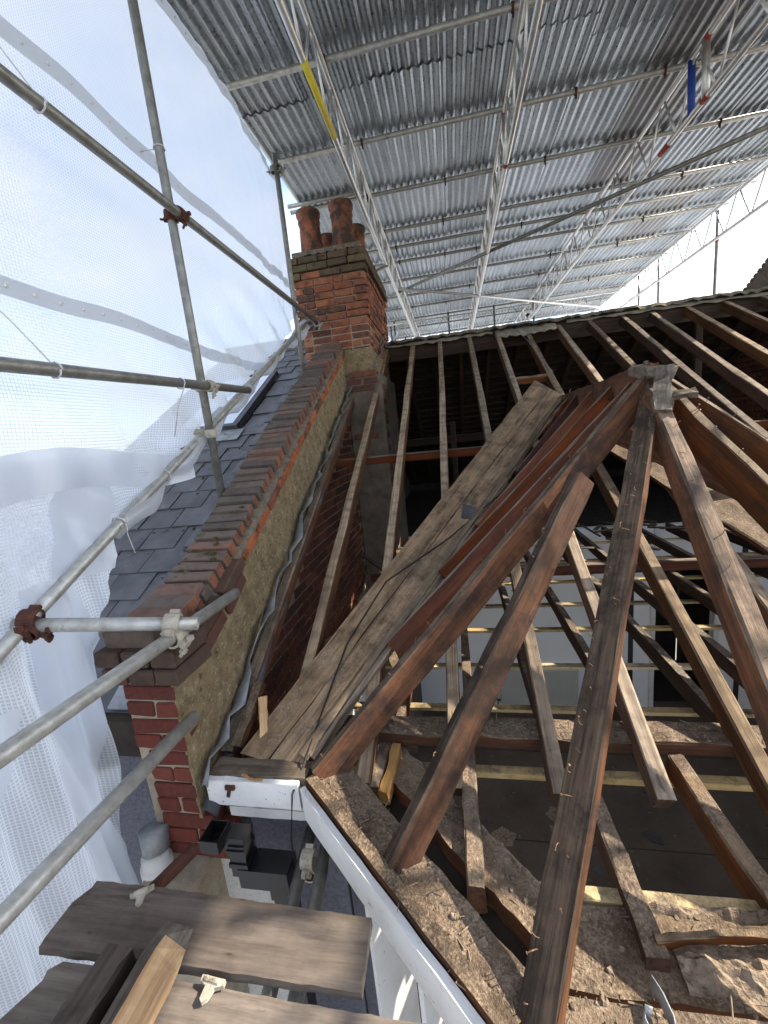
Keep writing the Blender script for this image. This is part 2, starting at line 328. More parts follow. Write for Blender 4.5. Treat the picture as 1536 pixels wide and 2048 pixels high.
class MB:
    def __init__(s): s.v = []; s.f = []
    def add(s, vs, fs):
        n = len(s.v); s.v += [Vector(v) for v in vs]; s.f += [tuple(i + n for i in f) for f in fs]
    def box(s, c, d, R=None, jit=0):
        c = Vector(c); hx, hy, hz = d[0] / 2, d[1] / 2, d[2] / 2
        vs = []
        for z in (-hz, hz):
            for x, y in ((-hx, -hy), (hx, -hy), (hx, hy), (-hx, hy)):
                p = Vector((x, y, z))
                if jit: p += Vector((random.uniform(-jit, jit), random.uniform(-jit, jit), random.uniform(-jit, jit)))
                if R: p = R @ p
                vs.append(c + p)
        s.add(vs, [(0, 3, 2, 1), (4, 5, 6, 7), (0, 1, 5, 4), (1, 2, 6, 5), (2, 3, 7, 6), (3, 0, 4, 7)])
    def bar(s, a, b, wd, dp, up=(0, 0, 1)):
        a, b = Vector(a), Vector(b); M = frame(a, b, up); L = (b - a).length
        s.box(M @ Vector((L / 2, 0, -dp / 2)), (L, wd, dp), M.to_3x3())
    def tube(s, a, b, r, n=12, r2=None, cap=True):
        a, b = Vector(a), Vector(b); d = (b - a).normalized(); r2 = r2 if r2 is not None else r
        x = d.cross(Vector((0, 0, 1)) if abs(d.z) < 0.9 else Vector((1, 0, 0))).normalized(); y = d.cross(x)
        vs = [a + (x * math.cos(2 * PI * i / n) + y * math.sin(2 * PI * i / n)) * r for i in range(n)]
        vs += [b + (x * math.cos(2 * PI * i / n) + y * math.sin(2 * PI * i / n)) * r2 for i in range(n)]
        fs = [(i, n + i, n + (i + 1) % n, (i + 1) % n) for i in range(n)]
        if cap: fs += [tuple(range(n)), tuple(range(2 * n - 1, n - 1, -1))]
        s.add(vs, fs)
    def prism(s, pts, ext):
        ext = Vector(ext); n = len(pts); a = [Vector(p) for p in pts]; b = [p + ext for p in a]
        s.add(a + b, [tuple(range(n - 1, -1, -1)), tuple(range(n, 2 * n))] + [(i, (i + 1) % n, n + (i + 1) % n, n + i) for i in range(n)])
    def sweep(s, pts, r, n=6):
        pts = [Vector(p) for p in pts]; vs = []; m = len(pts)
        for i, p in enumerate(pts):
            d = (pts[min(i + 1, m - 1)] - pts[max(i - 1, 0)]).normalized()
            x = d.cross(Vector((0.13, 0.2, 1))).normalized(); y = d.cross(x)
            rr = r[i] if isinstance(r, (list, tuple)) else r
            vs += [p + (x * math.cos(2 * PI * k / n) + y * math.sin(2 * PI * k / n)) * rr for k in range(n)]
        fs = [(i * n + k, i * n + (k + 1) % n, (i + 1) * n + (k + 1) % n, (i + 1) * n + k) for i in range(m - 1) for k in range(n)]
        fs += [tuple(range(n - 1, -1, -1)), tuple(range((m - 1) * n, m * n))]
        s.add(vs, fs)
    def mesh(s, name, mat, smooth=False, origin=None):
        if origin is not None:
            o = Vector(origin); vs = [v - o for v in s.v]
        else: vs = s.v
        return mesh(name, vs, s.f, mat, smooth)
    def obj(s, name, mat, parent=None, smooth=False, kind=None, center=False):
        o = Vector((0, 0, 0))
        if center:
            o = sum(s.v, Vector()) / len(s.v)
        return link(name, s.mesh(name, mat, smooth, o), parent, Matrix.Translation(o), kind)
def frame(a, b, up=(0, 0, 1)):
    a, b = Vector(a), Vector(b); x = (b - a).normalized(); u = Vector(up)
    y = u.cross(x)
    if y.length < 1e-4: y = Vector((0, 1, 0)).cross(x)
    y.normalize(); z = x.cross(y)
    return Matrix(((x.x, y.x, z.x, a.x), (x.y, y.y, z.y, a.y), (x.z, y.z, z.z, a.z), (0, 0, 0, 1)))
def timber(parent, name, a, b, wd, dp, mat, up=(0, 0, 1), seg=9, jit=0.003, bend=0.0, twist=0.0, ragged=False, label=None, cat=None, group=None):
    """one sawn timber; a and b run along the middle of its upper face"""
    M = frame(a, b, up); L = (Vector(b) - Vector(a)).length; vs = []; fs = []
    ch = min(wd, dp) * 0.10
    ring = [(-wd / 2 + ch, 0), (wd / 2 - ch, 0), (wd / 2, -ch), (wd / 2, -dp + ch), (wd / 2 - ch, -dp), (-wd / 2 + ch, -dp), (-wd / 2, -dp + ch), (-wd / 2, -ch)]
    n = 8; ph = random.random() * 9
    for i in range(seg + 1):
        x = L * i / seg; s_ = math.sin(PI * i / seg); tw = twist * (i / seg - 0.5)
        wy = bend * s_ + 0.6 * jit * math.sin(ph + i * 0.9)
        for k, (y, z) in enumerate(ring):
            j = jit if k not in (0, 1) else jit * 0.7
            yy = y + random.uniform(-j, j); zz = z + random.uniform(-j, j)
            if random.random() < 0.08: zz -= jit * 1.6 * (1 if z > -dp / 2 else -1)
            c, s2 = math.cos(tw), math.sin(tw)
            ex = 0
            if ragged and i == seg: ex = random.uniform(-0.07, 0.04)
            vs.append((x + ex, yy * c - (zz + dp / 2) * s2 + wy, yy * s2 + (zz + dp / 2) * c - dp / 2))
    for i in range(seg):
        for k in range(n): fs.append((i * n + k, i * n + (k + 1) % n, (i + 1) * n + (k + 1) % n, (i + 1) * n + k)[::-1])
    fs.append(tuple(range(n))); fs.append(tuple(range(seg * n + n - 1, seg * n - 1, -1)))
    o = link(name, mesh(name, vs, fs, mat), parent, M)
    if label: o['label'] = label
    if cat: o['category'] = cat
    if group: o['group'] = group
    return o
def tube(name, a, b, mat=None, parent=None, r=0.02415, label=None, cat='scaffold tube', group=None, n=16, hollow=True):
    M = frame(a, b); L = (Vector(b) - Vector(a)).length; mat = mat or GALV
    vs = []; fs = []
    prof = [(0.006, r * 0.84), (0.0, r * 0.85), (0, r), (L * 0.33, r), (L * 0.66, r), (L, r), (L, r * 0.85), (L - 0.05, r * 0.84)] if hollow else [(0, r), (L, r)]
    for x, q in prof:
        vs += [(x, q * math.cos(2 * PI * k / n), q * math.sin(2 * PI * k / n)) for k in range(n)]
    for i in range(len(prof) - 1):
        fs += [(i * n + k, i * n + (k + 1) % n, (i + 1) * n + (k + 1) % n, (i + 1) * n + k)[::-1] for k in range(n)]
    fs.append(tuple(range(n))); fs.append(tuple(range(len(vs) - 1, len(vs) - n - 1, -1)))
    me = mesh(name, vs, fs, mat)
    for p in me.polygons: p.use_smooth = abs(p.normal.x) < 0.5
    o = link(name, me, parent, M)
    if label: tag(o, label, cat, group)
    return o
BRICKV = {}
def brick_mesh(key, d, mat, jit=0.004, nv=5):
    """a few worn variants of one brick, shared by all of its kind"""
    if key not in BRICKV:
        L = []
        for i in range(nv):
            hx, hy, hz = d[0] / 2, d[1] / 2, d[2] / 2; vs = []; c = min(d) * 0.09
            for sx in (-1, 1):
                for sy in (-1, 1):
                    for sz in (-1, 1):
                        jx = [random.uniform(-jit, jit) for _ in range(3)]
                        vs.append((sx * (hx - c) + jx[0], sy * hy + jx[1] * .6, sz * (hz - c) + jx[2]))
                        vs.append((sx * hx + jx[0] * .7, sy * (hy - c) + jx[1], sz * (hz - c) + jx[2]))
                        vs.append((sx * (hx - c) + jx[0], sy * (hy - c) + jx[1], sz * hz + jx[2] * .7))
            def ix(sx, sy, sz, k): return (((sx > 0) * 2 + (sy > 0)) * 2 + (sz > 0)) * 3 + k
            fs = []
            for s_ in (-1, 1):
                q = [(-1, -1), (1, -1), (1, 1), (-1, 1)]
                f = [ix(a, s_, b, 0) for a, b in q]; fs.append(f if s_ < 0 else f[::-1])
                f = [ix(s_, a, b, 1) for a, b in q]; fs.append(f[::-1] if s_ < 0 else f)
                f = [ix(a, b, s_, 2) for a, b in q]; fs.append(f[::-1] if s_ < 0 else f)
            for a in (-1, 1):
                for b in (-1, 1):
                    fs.append([ix(a, b, -1, 0), ix(a, b, 1, 0), ix(a, b, 1, 1), ix(a, b, -1, 1)])
                    fs.append([ix(-1, a, b, 0), ix(1, a, b, 0), ix(1, a, b, 2), ix(-1, a, b, 2)])
                    fs.append([ix(a, -1, b, 1), ix(a, 1, b, 1), ix(a, 1, b, 2), ix(a, -1, b, 2)])
                    for c_ in (-1, 1): fs.append([ix(a, b, c_, 0), ix(a, b, c_, 1), ix(a, b, c_, 2)])
            L.append(mesh('brick', vs, fs, mat))
        BRICKV[key] = L
    return random.choice(BRICKV[key])
def place(name, me, parent, pos, R=None):
    M = Matrix.Translation(Vector(pos))
    if R is not None: M = M @ (R.to_4x4() if len(R) == 3 else R)
    return link(name, me, parent, M)
def Rx(a): return Matrix.Rotation(a, 4, 'X')
def Ry(a): return Matrix.Rotation(a, 4, 'Y')
def Rz(a): return Matrix.Rotation(a, 4, 'Z')

PITCH = 0.5147
TP = math.tan(PITCH)
def roofz(y, off=0): return -1.36 + TP * (y - 1.29) + off
RUP = Vector((0, -math.sin(PITCH), math.cos(PITCH)))

# ------------------------------------------------------------------ the setting
g = MB(); g.add([(-80, -80, -7.2), (80, -80, -7.2), (80, 80, -7.2), (-80, 80, -7.2)], [(0, 1, 2, 3)])
g.obj('ground', GROUNDM, kind='structure')
g = MB(); g.box((1.5, 3.0, -4.25), (5.6, 5.6, 0.1))
fl = g.obj('floor', FLOORM, kind='structure')
rf = random.Random(3)
for i in range(46):                                   # slate and plaster scraps trodden into the floor
    x, y = rf.uniform(-0.8, 3.6), rf.uniform(1.6, 5.2); s_ = rf.uniform(0.03, 0.12) if i > 9 else rf.uniform(0.12, 0.24)
    m_ = MB(); n = rf.choice((3, 4, 5)); a0 = rf.random() * 6
    m_.prism([(s_ * rf.uniform(.5, 1) * math.cos(a0 + 2 * PI * k / n), s_ * rf.uniform(.5, 1) * math.sin(a0 + 2 * PI * k / n), 0) for k in range(n)], (0, 0, 0.008))
    link('debris_scrap', m_.mesh('debris_scrap', SLATE if i % 3 else LATH), fl, Matrix.Translation((x, y, -4.199)) @ Rx(rf.uniform(-.06, .06)))
# sheets of floorboard joints
for y in (2.35, 3.55, 4.75):
    m_ = MB(); m_.box((1.5, y, -4.198), (5.4, 0.006, 0.006)); link('floor_joint', m_.mesh('floor_joint', DARKROOM), fl, None)

# ------------------------------------------------------------------ party wall with its parapet
CS = 0.549                                            # fall of the coping
CA = math.atan(CS)
def capz(y): return -0.556 + CS * (y - 1.626)          # top of the coping bricks
pw = root('party_wall', 'stepped red brick party wall with sloping brown brick-on-edge coping below the chimney', 'wall', loc=(-1.25, 1.24, -1.7))
m_ = MB()
m_.prism([(-1.365, 1.255, -1.66), (-1.365, 4.66, -1.66), (-1.365, 4.66, capz(4.66) - 0.115), (-1.365, 1.50, capz(1.50) - 0.115), (-1.365, 1.255, -0.82)], (0.222, 0, 0))
m_.box((-1.25, 3.4, -2.9), (0.22, 4.6, 2.44))
m_.obj('wall_core', MORTAR, pw)
# rendered face above the roof line
m_ = MB()
ys = [1.245 + i * (4.64 - 1.245) / 26 for i in range(27)]
vs = []; fs = []
for i, y in enumerate(ys):
    zt = min(capz(y) - 0.165, 9) if y > 1.5 else capz(1.5) - 0.165 - (1.5 - y) * 0.25
    zb = max(roofz(y, -0.10), -1.62)
    for k in range(7):
        z = zb + (zt - zb) * k / 6
        vs.append((-1.128 + random.uniform(-0.002, 0.003), y, z))
for i in range(26):
    for k in range(6): fs.append((i * 7 + k, (i + 1) * 7 + k, (i + 1) * 7 + k + 1, i * 7 + k + 1))
n0 = len(vs)
vs += [(-1.143, v[1], v[2]) for v in vs[:]]
for i in range(26):
    fs.append((i * 7 + 6, (i + 1) * 7 + 6, n0 + (i + 1) * 7 + 6, n0 + i * 7 + 6))
fs += [(k, k + 1, n0 + k + 1, n0 + k) for k in range(6)]
link('cement_render', mesh('cement_render', vs, fs, RENDER), pw)
# coping: bricks laid on edge across the wall, following the slope
Rc = Rx(CA)
y = 1.50
while y < 4.60:
    me = brick_mesh('cope', (0.232, 0.053, 0.105), BR_COPE, 0.005, 7)
    jx = random.uniform(-0.006, 0.006)
    zc = capz(y) - 0.052 + random.uniform(-0.010, 0.007)
    place('coping_brick', me, pw, (-1.267 + jx, y + 0.02, zc), Rc @ Rz(random.uniform(-.03, .03)) @ Rx(random.uniform(-.06, .06)))
    y += 0.0655
m_ = MB(); m_.prism([(-1.372, 1.47, capz(1.47) - 0.125), (-1.372, 4.64, capz(4.64) - 0.125), (-1.372, 4.64, capz(4.64) - 0.035), (-1.372, 1.47, capz(1.47) - 0.035)], (0.205, 0, 0))
m_.obj('coping_mortar', MORTAR_D, pw)
# crumbling ledge and orange stretcher course under the coping
vs = []; fs = []
for i in range(60):
    y = 1.44 + 3.19 * i / 59; z = capz(y) - 0.118
    w_ = -1.122 + random.uniform(-0.014, 0.005)
    vs += [(-1.19, y, z + 0.045 + random.uniform(0, .01)), (w_ - 0.015, y, z + 0.022 + random.uniform(-.012, .012)), (w_, y, z - 0.004 + random.uniform(-.01, .006)), (-1.19, y, z - 0.03)]
for i in range(59):
    for k in range(3): fs.append((i * 4 + k, i * 4 + k + 1, i * 4 + 5 + k, i * 4 + 4 + k)[::-1])
link('mortar_ledge', mesh('mortar_ledge', vs, fs, MORTAR_T), pw)
y = 1.50
while y < 4.55:
    me = brick_mesh('oran', (0.05, 0.205, 0.05), BR_ORANGE, 0.004, 5)
    place('brick', me, pw, (-1.142, y + 0.1, capz(y + 0.1) - 0.148), Rc)
    y += 0.187
# oversailing courses at the foot
for r_, (zc, xo) in enumerate(((-0.735, 0.03), (-0.815, 0.02))):
    for (x, dx) in ((-1.345 - xo * .4, 0.10), (-1.235, 0.11), (-1.128 + xo * .3, 0.10)):
        me = brick_mesh('over%d' % (dx * 100), (dx, 0.215, 0.066), BR_DARK, 0.004, 3)
        place('brick', me, pw, (x, 1.335 - xo, zc))
    for k in range(2):
        me = brick_mesh('overs', (0.1, 0.215, 0.064), BR_DARK, 0.004, 3)
        place('brick', me, pw, (-1.165 + xo * .4, 1.54 + k * 0.225 - xo, zc + 0.02 + 0.10 * k), Rx(0.42 + 0.1 * k))
for k in range(4):                                   # flat bricks closing the foot of the coping
    me = brick_mesh('flat', (0.225, 0.105, 0.065), BR_COPE, 0.006, 4)
    place('coping_brick', me, pw, (-1.27 + random.uniform(-.01, .01), 1.285 + k * 0.085, -0.668 + 0.017 * k), Rx(0.10 + .06 * k) @ Rz(random.uniform(-.05, .05)))
m_ = MB(); m_.box((-1.262, 1.37, -0.75), (0.22, 0.24, 0.17)); m_.obj('foot_mortar', MORTAR_D, pw)
# pier face, bricks seen end on
zc = -0.905; row = 0
while zc > -1.72:
    xl = -1.365 + (0.0 if zc > -1.2 else 0.04) ; xr = -1.13 + (0.0 if zc > -1.5 else 0.05 * (1 + int((-1.5 - zc) / 0.076)))
    if row % 2 == 0:
        me = brick_mesh('ps%d' % int((xr - xl) * 100), (xr - xl - 0.004, 0.10, 0.064), BR_PIER, 0.005, 4)
        place('brick', me, pw, ((xl + xr) / 2, 1.294, zc))
    else:
        s_ = xl + (xr - xl) * 0.52
        for (p, q) in ((xl, s_ - 0.006), (s_ + 0.006, xr)):
            me = brick_mesh('ph%d' % int((q - p) * 100), (q - p, 0.10, 0.064), BR_PIER, 0.005, 4)
            place('brick', me, pw, ((p + q) / 2, 1.294, zc))
    zc -= 0.0755; row += 1
# brick inner face, under the roof line
zc = -2.6; row = 0
meb = None
while zc < 0.6:
    y = 1.46 + (0.112 if row % 2 else 0)
    while y < 4.40:
        if zc + 0.04 < roofz(y - 0.1, -0.11) and zc > -1.9 + 0.25 * (y - 1.5) - 0.5:
            place('brick', brick_mesh('in', (0.06, 0.213, 0.064), BR_IN, 0.003, 6), pw, (-1.163 + random.uniform(-.003, .003), y + 0.1, zc))
        y += 0.225
    zc += 0.0755; row += 1
# moss clumps on coping and slates
def moss(parent, p, s_):
    m = MB(); n = 7; vs = []; fs = []
    for i in range(4):
        for k in range(n):
            a = 2 * PI * k / n; rr = s_ * math.cos(i / 3.6 * PI / 2) * random.uniform(.75, 1.15)
            vs.append((rr * math.cos(a), rr * math.sin(a), s_ * 0.6 * math.sin(i / 3.6 * PI / 2)))
    for i in range(3):
        for k in range(n): fs.append((i * n + k, i * n + (k + 1) % n, (i + 1) * n + (k + 1) % n, (i + 1) * n + k))
    fs.append(tuple(range(3 * n, 4 * n)))
    return link('moss_clump', mesh('moss_clump', vs, fs, MOSS), parent, Matrix.Translation(p), )
for i in range(26):
    y = random.uniform(1.25, 1.9) if i < 18 else random.uniform(1.9, 4)
    z = capz(y) if y > 1.52 else -0.635
    moss(pw, (-1.37 + random.uniform(0, .18), y, z - 0.008), random.uniform(.008, .02))

# lead flashing ribbon along the wall
def ribbon(name, pts, wd, mat, parent, upv=(1, 0, 0.3), wob=0.012, th=0.004):
    vs = []; fs = []; n = len(pts); u = Vector(upv).normalized()
    for i, p in enumerate(pts):
        p = Vector(p); ww = wd * random.uniform(0.7, 1.25)
        o1 = Vector((random.uniform(-wob, wob), 0, random.uniform(-wob, wob)))
        o2 = Vector((random.uniform(-wob, wob) * 1.6, random.uniform(-wob, wob), random.uniform(-wob, wob) * 1.6))
        vs += [p + o1, p + u * ww * 0.5 + (o1 + o2) / 2 + Vector((0, 0, random.uniform(0, wob))), p + u * ww + o2]
    for i in range(n - 1):
        for k in range(2): fs.append((i * 3 + k, i * 3 + k + 1, i * 3 + 4 + k, i * 3 + 3 + k))
    me = mesh(name, vs, fs, mat, True)
    o = link(name, me, parent)
    md = o.modifiers.new('thickness', 'SOLIDIFY'); md.thickness = th
    return o
pts = [(-1.118, y, roofz(y, 0.035 + 0.02 * math.sin(y * 7))) for y in [1.24 + i * 0.085 for i in range(41)]]
ribbon('lead_flashing', pts, 0.075, LEAD, pw, (0.7, -0.25, 0.6), 0.02)
pts = [(-1.10, y, roofz(y, -0.02)) for y in [1.22 + i * 0.1 for i in range(33)]]
ribbon('lead_soaker', pts, 0.06, SHUTTER, pw, (0.9, 0.0, -0.25), 0.008)

# ------------------------------------------------------------------ chimney
ck = root('chimney_stack', 'red brick chimney stack with stepped top and clay pots at the head of the parapet', 'chimney', loc=(-1.2, 5.2, 0.7))
def brick_block(parent, x0, x1, y0, y1, z0, nrow, mat, core, faces='fr', proj=None, top=None):
    """courses of single bricks on the front (y0) and right (x1) faces round a mortar core"""
    m = MB(); h = nrow * 0.0755
    m.box(((x0 + x1) / 2, (y0 + y1) / 2, z0 + h / 2), (x1 - x0 - 0.012, y1 - y0 - 0.012, h)); m.obj('mortar_core', core, parent)
    for r in range(nrow):
        o = proj(r) if proj else 0
        z = z0 + 0.0755 * (r + 0.5)
        X0, X1, Y0, Y1 = x0 - o, x1 + o, y0 - o, y1 + o
        def run(a, b, odd):
            out_ = []; p = a; first = True
            while p < b - 0.02:
                L = 0.215 if random.random() < 0.72 else 0.103
                if first and odd: L = 0.103
                first = False
                if b - (p + L) < 0.07: L = b - p
                out_.append((p, min(p + L, b))); p += L + 0.011
            return out_
        if 'f' in faces:
            for a, b in run(X0, X1, r % 2):
                L = round(b - a, 2)
                mt_ = BR_MOSSY if r >= nrow - 2 or (r == nrow - 3 and random.random() < .5) else mat
                place('brick', brick_mesh(mt_.name + 'f%.2f' % L, (L, 0.1 + o, 0.064), mt_, 0.004, 3), parent, ((a + b) / 2, Y0 + 0.05 + o / 2 + random.uniform(-.003, .003), z))
        if 'r' in faces:
            for a, b in run(Y0 + 0.112, Y1, (r + 1) % 2):
                L = round(b - a, 2)
                mt_ = BR_MOSSY if r >= nrow - 2 else mat
                place('brick', brick_mesh(mt_.name + 'r%.2f' % L, (0.1 + o, L, 0.064), mt_, 0.004, 3), parent, (X1 - 0.05 - o / 2 + random.uniform(-.003, .003), (a + b) / 2, z))
def cproj(r): return {6: 0.0, 12: 0.02, 13: 0.04, 14: 0.06, 15: 0.05}.get(r, 0.028 if 5 < r < 12 else 0.0)
brick_block(ck, -1.59, -0.83, 4.66, 6.05, 0.78, 16, BR_CHIM, MORTAR, 'fr', cproj)
m_ = MB(); m_.box((-0.985, 4.652, 0.845), (0.34, 0.03, 0.27)); m_.box((-0.822, 5.2, 0.84), (0.03, 1.1, 0.22)); m_.obj('cement_band', RENDER, ck)
m_ = MB()
m_.prism([(-1.60, 4.66, 2.002), (-0.83, 4.66, 2.002), (-0.83, 6.05, 2.002), (-1.60, 6.05, 2.002)], (0, 0, 0.05))
m_.obj('flaunching', MORTAR_T, ck)
for i in range(40): moss(ck, (random.uniform(-1.6, -0.85), 4.612 + random.uniform(0, .01), random.choice((1.985, 1.98, 1.95, 1.92, 1.88))), random.uniform(.010, .02))
def lathe(prof, n=24):
    vs = [(r * math.cos(2 * PI * k / n), r * math.sin(2 * PI * k / n), z) for r, z in prof for k in range(n)]
    fs = [(i * n + k, i * n + (k + 1) % n, (i + 1) * n + (k + 1) % n, (i + 1) * n + k) for i in range(len(prof) - 1) for k in range(n)]
    return vs, fs
def pot(x, y, r, h, lean=0):
    k = h / 0.46
    prof = [(r * 1.02, -0.02), (r * 1.02, 0.02), (r * 0.97, 0.10 * k), (r * 0.88, 0.30 * k), (r * .87, 0.335 * k), (r * .95, 0.342 * k), (r * .95, 0.36 * k), (r * .90, 0.368 * k), (r * 0.92, 0.39 * k), (r * 1.02, 0.415 * k), (r * 1.04, 0.445 * k), (r * .99, 0.46 * k), (r * .80, 0.46 * k), (r * .75, 0.30 * k)]
    vs, fs = lathe(prof)
    link('chimney_pot', mesh('chimney_pot', vs, fs, TERRA, True), ck, Matrix.Translation((x, y, 2.045)) @ Ry(lean))
pot(-1.415, 4.86, 0.130, 0.47, -0.01); pot(-1.045, 4.86, 0.132, 0.485, 0.01)
pot(-1.36, 5.36, 0.12, 0.42); pot(-1.0, 5.36, 0.12, 0.46); pot(-1.18, 5.75, 0.12, 0.40)
# lead round the foot
ribbon('lead_flashing', [(-1.12 + 0.31 * i / 10, 4.63, 0.70 + 0.006 * i + 0.012 * math.sin(i * 2)) for i in range(11)], 0.05, LEAD, ck, (0, -0.6, -0.5), 0.012)
ribbon('lead_flashing', [(-0.81, 4.62 + 0.1 * i, 0.76 + 0.056 * i) for i in range(11)], 0.06, LEAD, ck, (0.9, -0.2, 0.4), 0.02)
# breast below the roof line
cb = root('chimney_breast', 'rendered chimney breast with exposed brick edges inside the stripped roof', 'chimney breast', loc=(-0.92, 5.0, -4.2))
m_ = MB(); m_.box((-0.925, 5.1, -1.755), (0.40, 1.1, 4.86)); m_.obj('breast_render', CEMENT, cb)
for r in range(30):
    z = -1.5 + 0.0755 * r
    if random.random() < 0.75 and z < 0.6:
        place('brick', brick_mesh('brf', (0.06, 0.20, 0.064), BR_IN, 0.004, 3), cb, (-0.75, 4.67 + random.uniform(0, .02), z))
    if r > 26 or random.random() < 0.06:
        for x in (-1.02, -0.86):
            place('brick', brick_mesh('brg', (0.15, 0.06, 0.064), BR_IN, 0.004, 3), cb, (x + random.uniform(-.03, .03), 4.572, z))

# ------------------------------------------------------------------ neighbour's slate roof
KS = 0.30
nr = root('slate_roof', 'mossy grey slate roof of the neighbouring house beyond the parapet', 'roof', loc=(-2.6, 1.3, roofz(1.3, KS) - 0.1))
m_ = MB(); m_.prism([(-3.0, 1.3, roofz(1.3, KS - 0.03)), (-3.0, 5.55, roofz(5.55, KS - 0.03)), (-3.0, 5.55, roofz(5.55, KS - 0.2)), (-3.0, 1.3, roofz(1.3, KS - 0.2))], (1.635, 0, 0)); m_.obj('roof_deck', SARK, nr)
SLV = []
for i in range(6):
    m_ = MB(); m_.box((0, 0, 0), (0.245 + random.uniform(-.006, .004), 0.40, 0.009), None, 0.003); SLV.append(m_.mesh('slate', SLATE))
sl_r = Rx(PITCH - 0.035)
row = 0; d = 0.0
while d < 4.75:
    yc = 1.30 + d * math.cos(PITCH); off = 0.125 if row % 2 else 0
    for k in range(6):
        x = -1.375 - 0.125 - off - k * 0.252 + (0.062 if off and k == 0 else 0)
        yy = yc + 0.18
        if -2.62 < x < -1.82 and 3.42 < yy < 4.55: 
            if not (yy > 3.42 and yy < 4.5 and x < -1.86): pass
            else: continue
        place('slate', random.choice(SLV), nr, (x, yy, roofz(yy, KS + 0.004 + random.uniform(0, .003))), sl_r @ Rz(random.uniform(-.012, .012)))
    d += 0.198; row += 1
for i in range(150):
    y = 1.30 + 0.172 * random.randint(0, 23) - 0.02 + random.uniform(-.012, .006); x = -1.42 - random.random() ** 1.5 * 1.1
    if -2.62 < x < -1.84 and 3.2 < y < 4.6: continue
    moss(nr, (x, y, roofz(y, KS + 0.010)), random.uniform(.004, .013) * (1.8 if random.random() < .12 else 1))
moss(nr, (-1.60, 1.52, roofz(1.52, KS + 0.02)), 0.045)
m_ = MB(); m_.box((-2.2, 5.58, roofz(5.55, KS) + 0.0), (1.6, 0.24, 0.10)); m_.obj('ridge_tile', MORTAR_D, nr)
# roof window
rw0, rw1 = 3.46, 4.52
def rp(x, y, o): return Vector((x, y, roofz(y, KS + o)))
def rbar(mb, a, b, wd, dp): mb.bar(a, b, wd, dp, RUP)
rwf = MB()
for x in (-1.93, -2.55): rbar(rwf, rp(x, rw0, 0.07), rp(x, rw1, 0.07), 0.05, 0.07)
for y in (rw0, rw1): rbar(rwf, rp(-2.58, y, 0.074), rp(-1.905, y, 0.074), 0.05, 0.07)
fw = rwf.obj('roof_window', SHUTTER, nr)
pn = MB(); pn.prism([rp(-2.51, rw0 + 0.04, 0.05), rp(-1.97, rw0 + 0.04, 0.05), rp(-1.97, rw1 - 0.04, 0.05), rp(-2.51, rw1 - 0.04, 0.05)], RUP * 0.012); pn.obj('pane', GLASSM, fw)
m_ = MB(); m_.prism([rp(-2.62, rw0 - 0.16, 0.02), rp(-1.84, rw0 - 0.16, 0.02), rp(-1.84, rw0, 0.02), rp(-2.62, rw0, 0.02)], RUP * 0.008); m_.obj('apron', LEAD, fw)
# lead lined edge and grey soaker strips by the sheeting at the eaves
m_ = MB(); m_.prism([rp(-1.52, 1.3, 0.03), rp(-1.42, 1.3, 0.03), rp(-1.42, 1.9, 0.03), rp(-1.56, 1.9, 0.03)], RUP * 0.01); m_.obj('lead_soaker', LEAD, nr)

# eaves items below the pier: wall, vent pipe
nw = root('house_wall', 'white pebbledash wall below the brick pier beside grey render', 'wall', loc=(-1.0, 1.4, -7.2))
m_ = MB(); m_.box((-1.22, 1.41, -4.47), (0.62, 0.2, 5.44)); m_.obj('pebbledash', PEBBLE, nw)
m_ = MB(); m_.box((-0.77, 1.44, -4.36), (0.40, 0.22, 5.6)); m_.obj('grey_render', GREYWALL, nw)
m_ = MB(); m_.box((-2.2, 1.55, -4.3), (1.4, 0.2, 5.9)); m_.obj('neighbour_render', GREYWALL, nw)
vp = root('drain_pipe', 'white ringed plastic pipe beside the pier, partly behind the sheeting', 'pipe', loc=(-1.36, 1.16, -4))
m_ = MB(); m_.tube((-1.345, 1.19, -4), (-1.345, 1.19, -1.62), 0.052, 20); m_.obj('pipe', WHITEPL, vp, True)
m_ = MB(); m_.tube((-1.345, 1.19, -1.76), (-1.345, 1.19, -1.66), 0.062, 20); m_.tube((-1.345, 1.19, -1.90), (-1.345, 1.19, -1.88), 0.058, 20); m_.obj('collar', WHITEPL, vp, True)
m_ = MB(); m_.tube((-1.345, 1.20, -1.62), (-1.36, 1.23, -1.53), 0.05, 14, 0.06); m_.obj('lead_outlet', LEAD, vp, True)

# ------------------------------------------------------------------ main roof frame
mr = root('main_roof_frame', 'stripped timber frame of the main roof with dusty parallel rafters below the long ridge', 'roof frame', loc=(1.4, 1.3, -1.4))
def mrp(x, y, off=0): return Vector((x, y, roofz(y, off)))
NAIL = MB(); NAIL.tube((0, 0, -0.01), (0.004, 0, 0.026), 0.0017, 5); NAIL.tube((0.004, 0, 0.026), (0.004, 0, 0.028), 0.0042, 6)
NAILME = NAIL.mesh('nail', NAILM)
NAIL = MB(); NAIL.sweep([(0, 0, -.01), (0.002, 0, 0.012), (0.012, 0.003, 0.026), (0.026, 0.004, 0.030)], 0.0017, 5); NAIL.tube((0.026, 0.004, 0.030), (0.028, 0.004, 0.030), 0.004, 6)
NAILBENT = NAIL.mesh('nail', NAILM)
def nails(tm, L, n, wd, sc=1.0, x0=0.03):
    for i in range(n):
        x = x0 * L + (0.97 - x0) * L * (i + random.uniform(.1, .9)) / n
        o = link('nail', random.choice((NAILME, NAILBENT)), None, None)
        o.parent = tm
        o.matrix_basis = Matrix.Translation((x, random.choice((-1, 1)) * random.uniform(0.1, 0.36) * wd, -0.002)) @ Rz(random.uniform(0, 6.3)) @ Ry(random.uniform(-.5, .5)) @ Matrix.Scale(sc * random.uniform(.55, 1.0), 4)
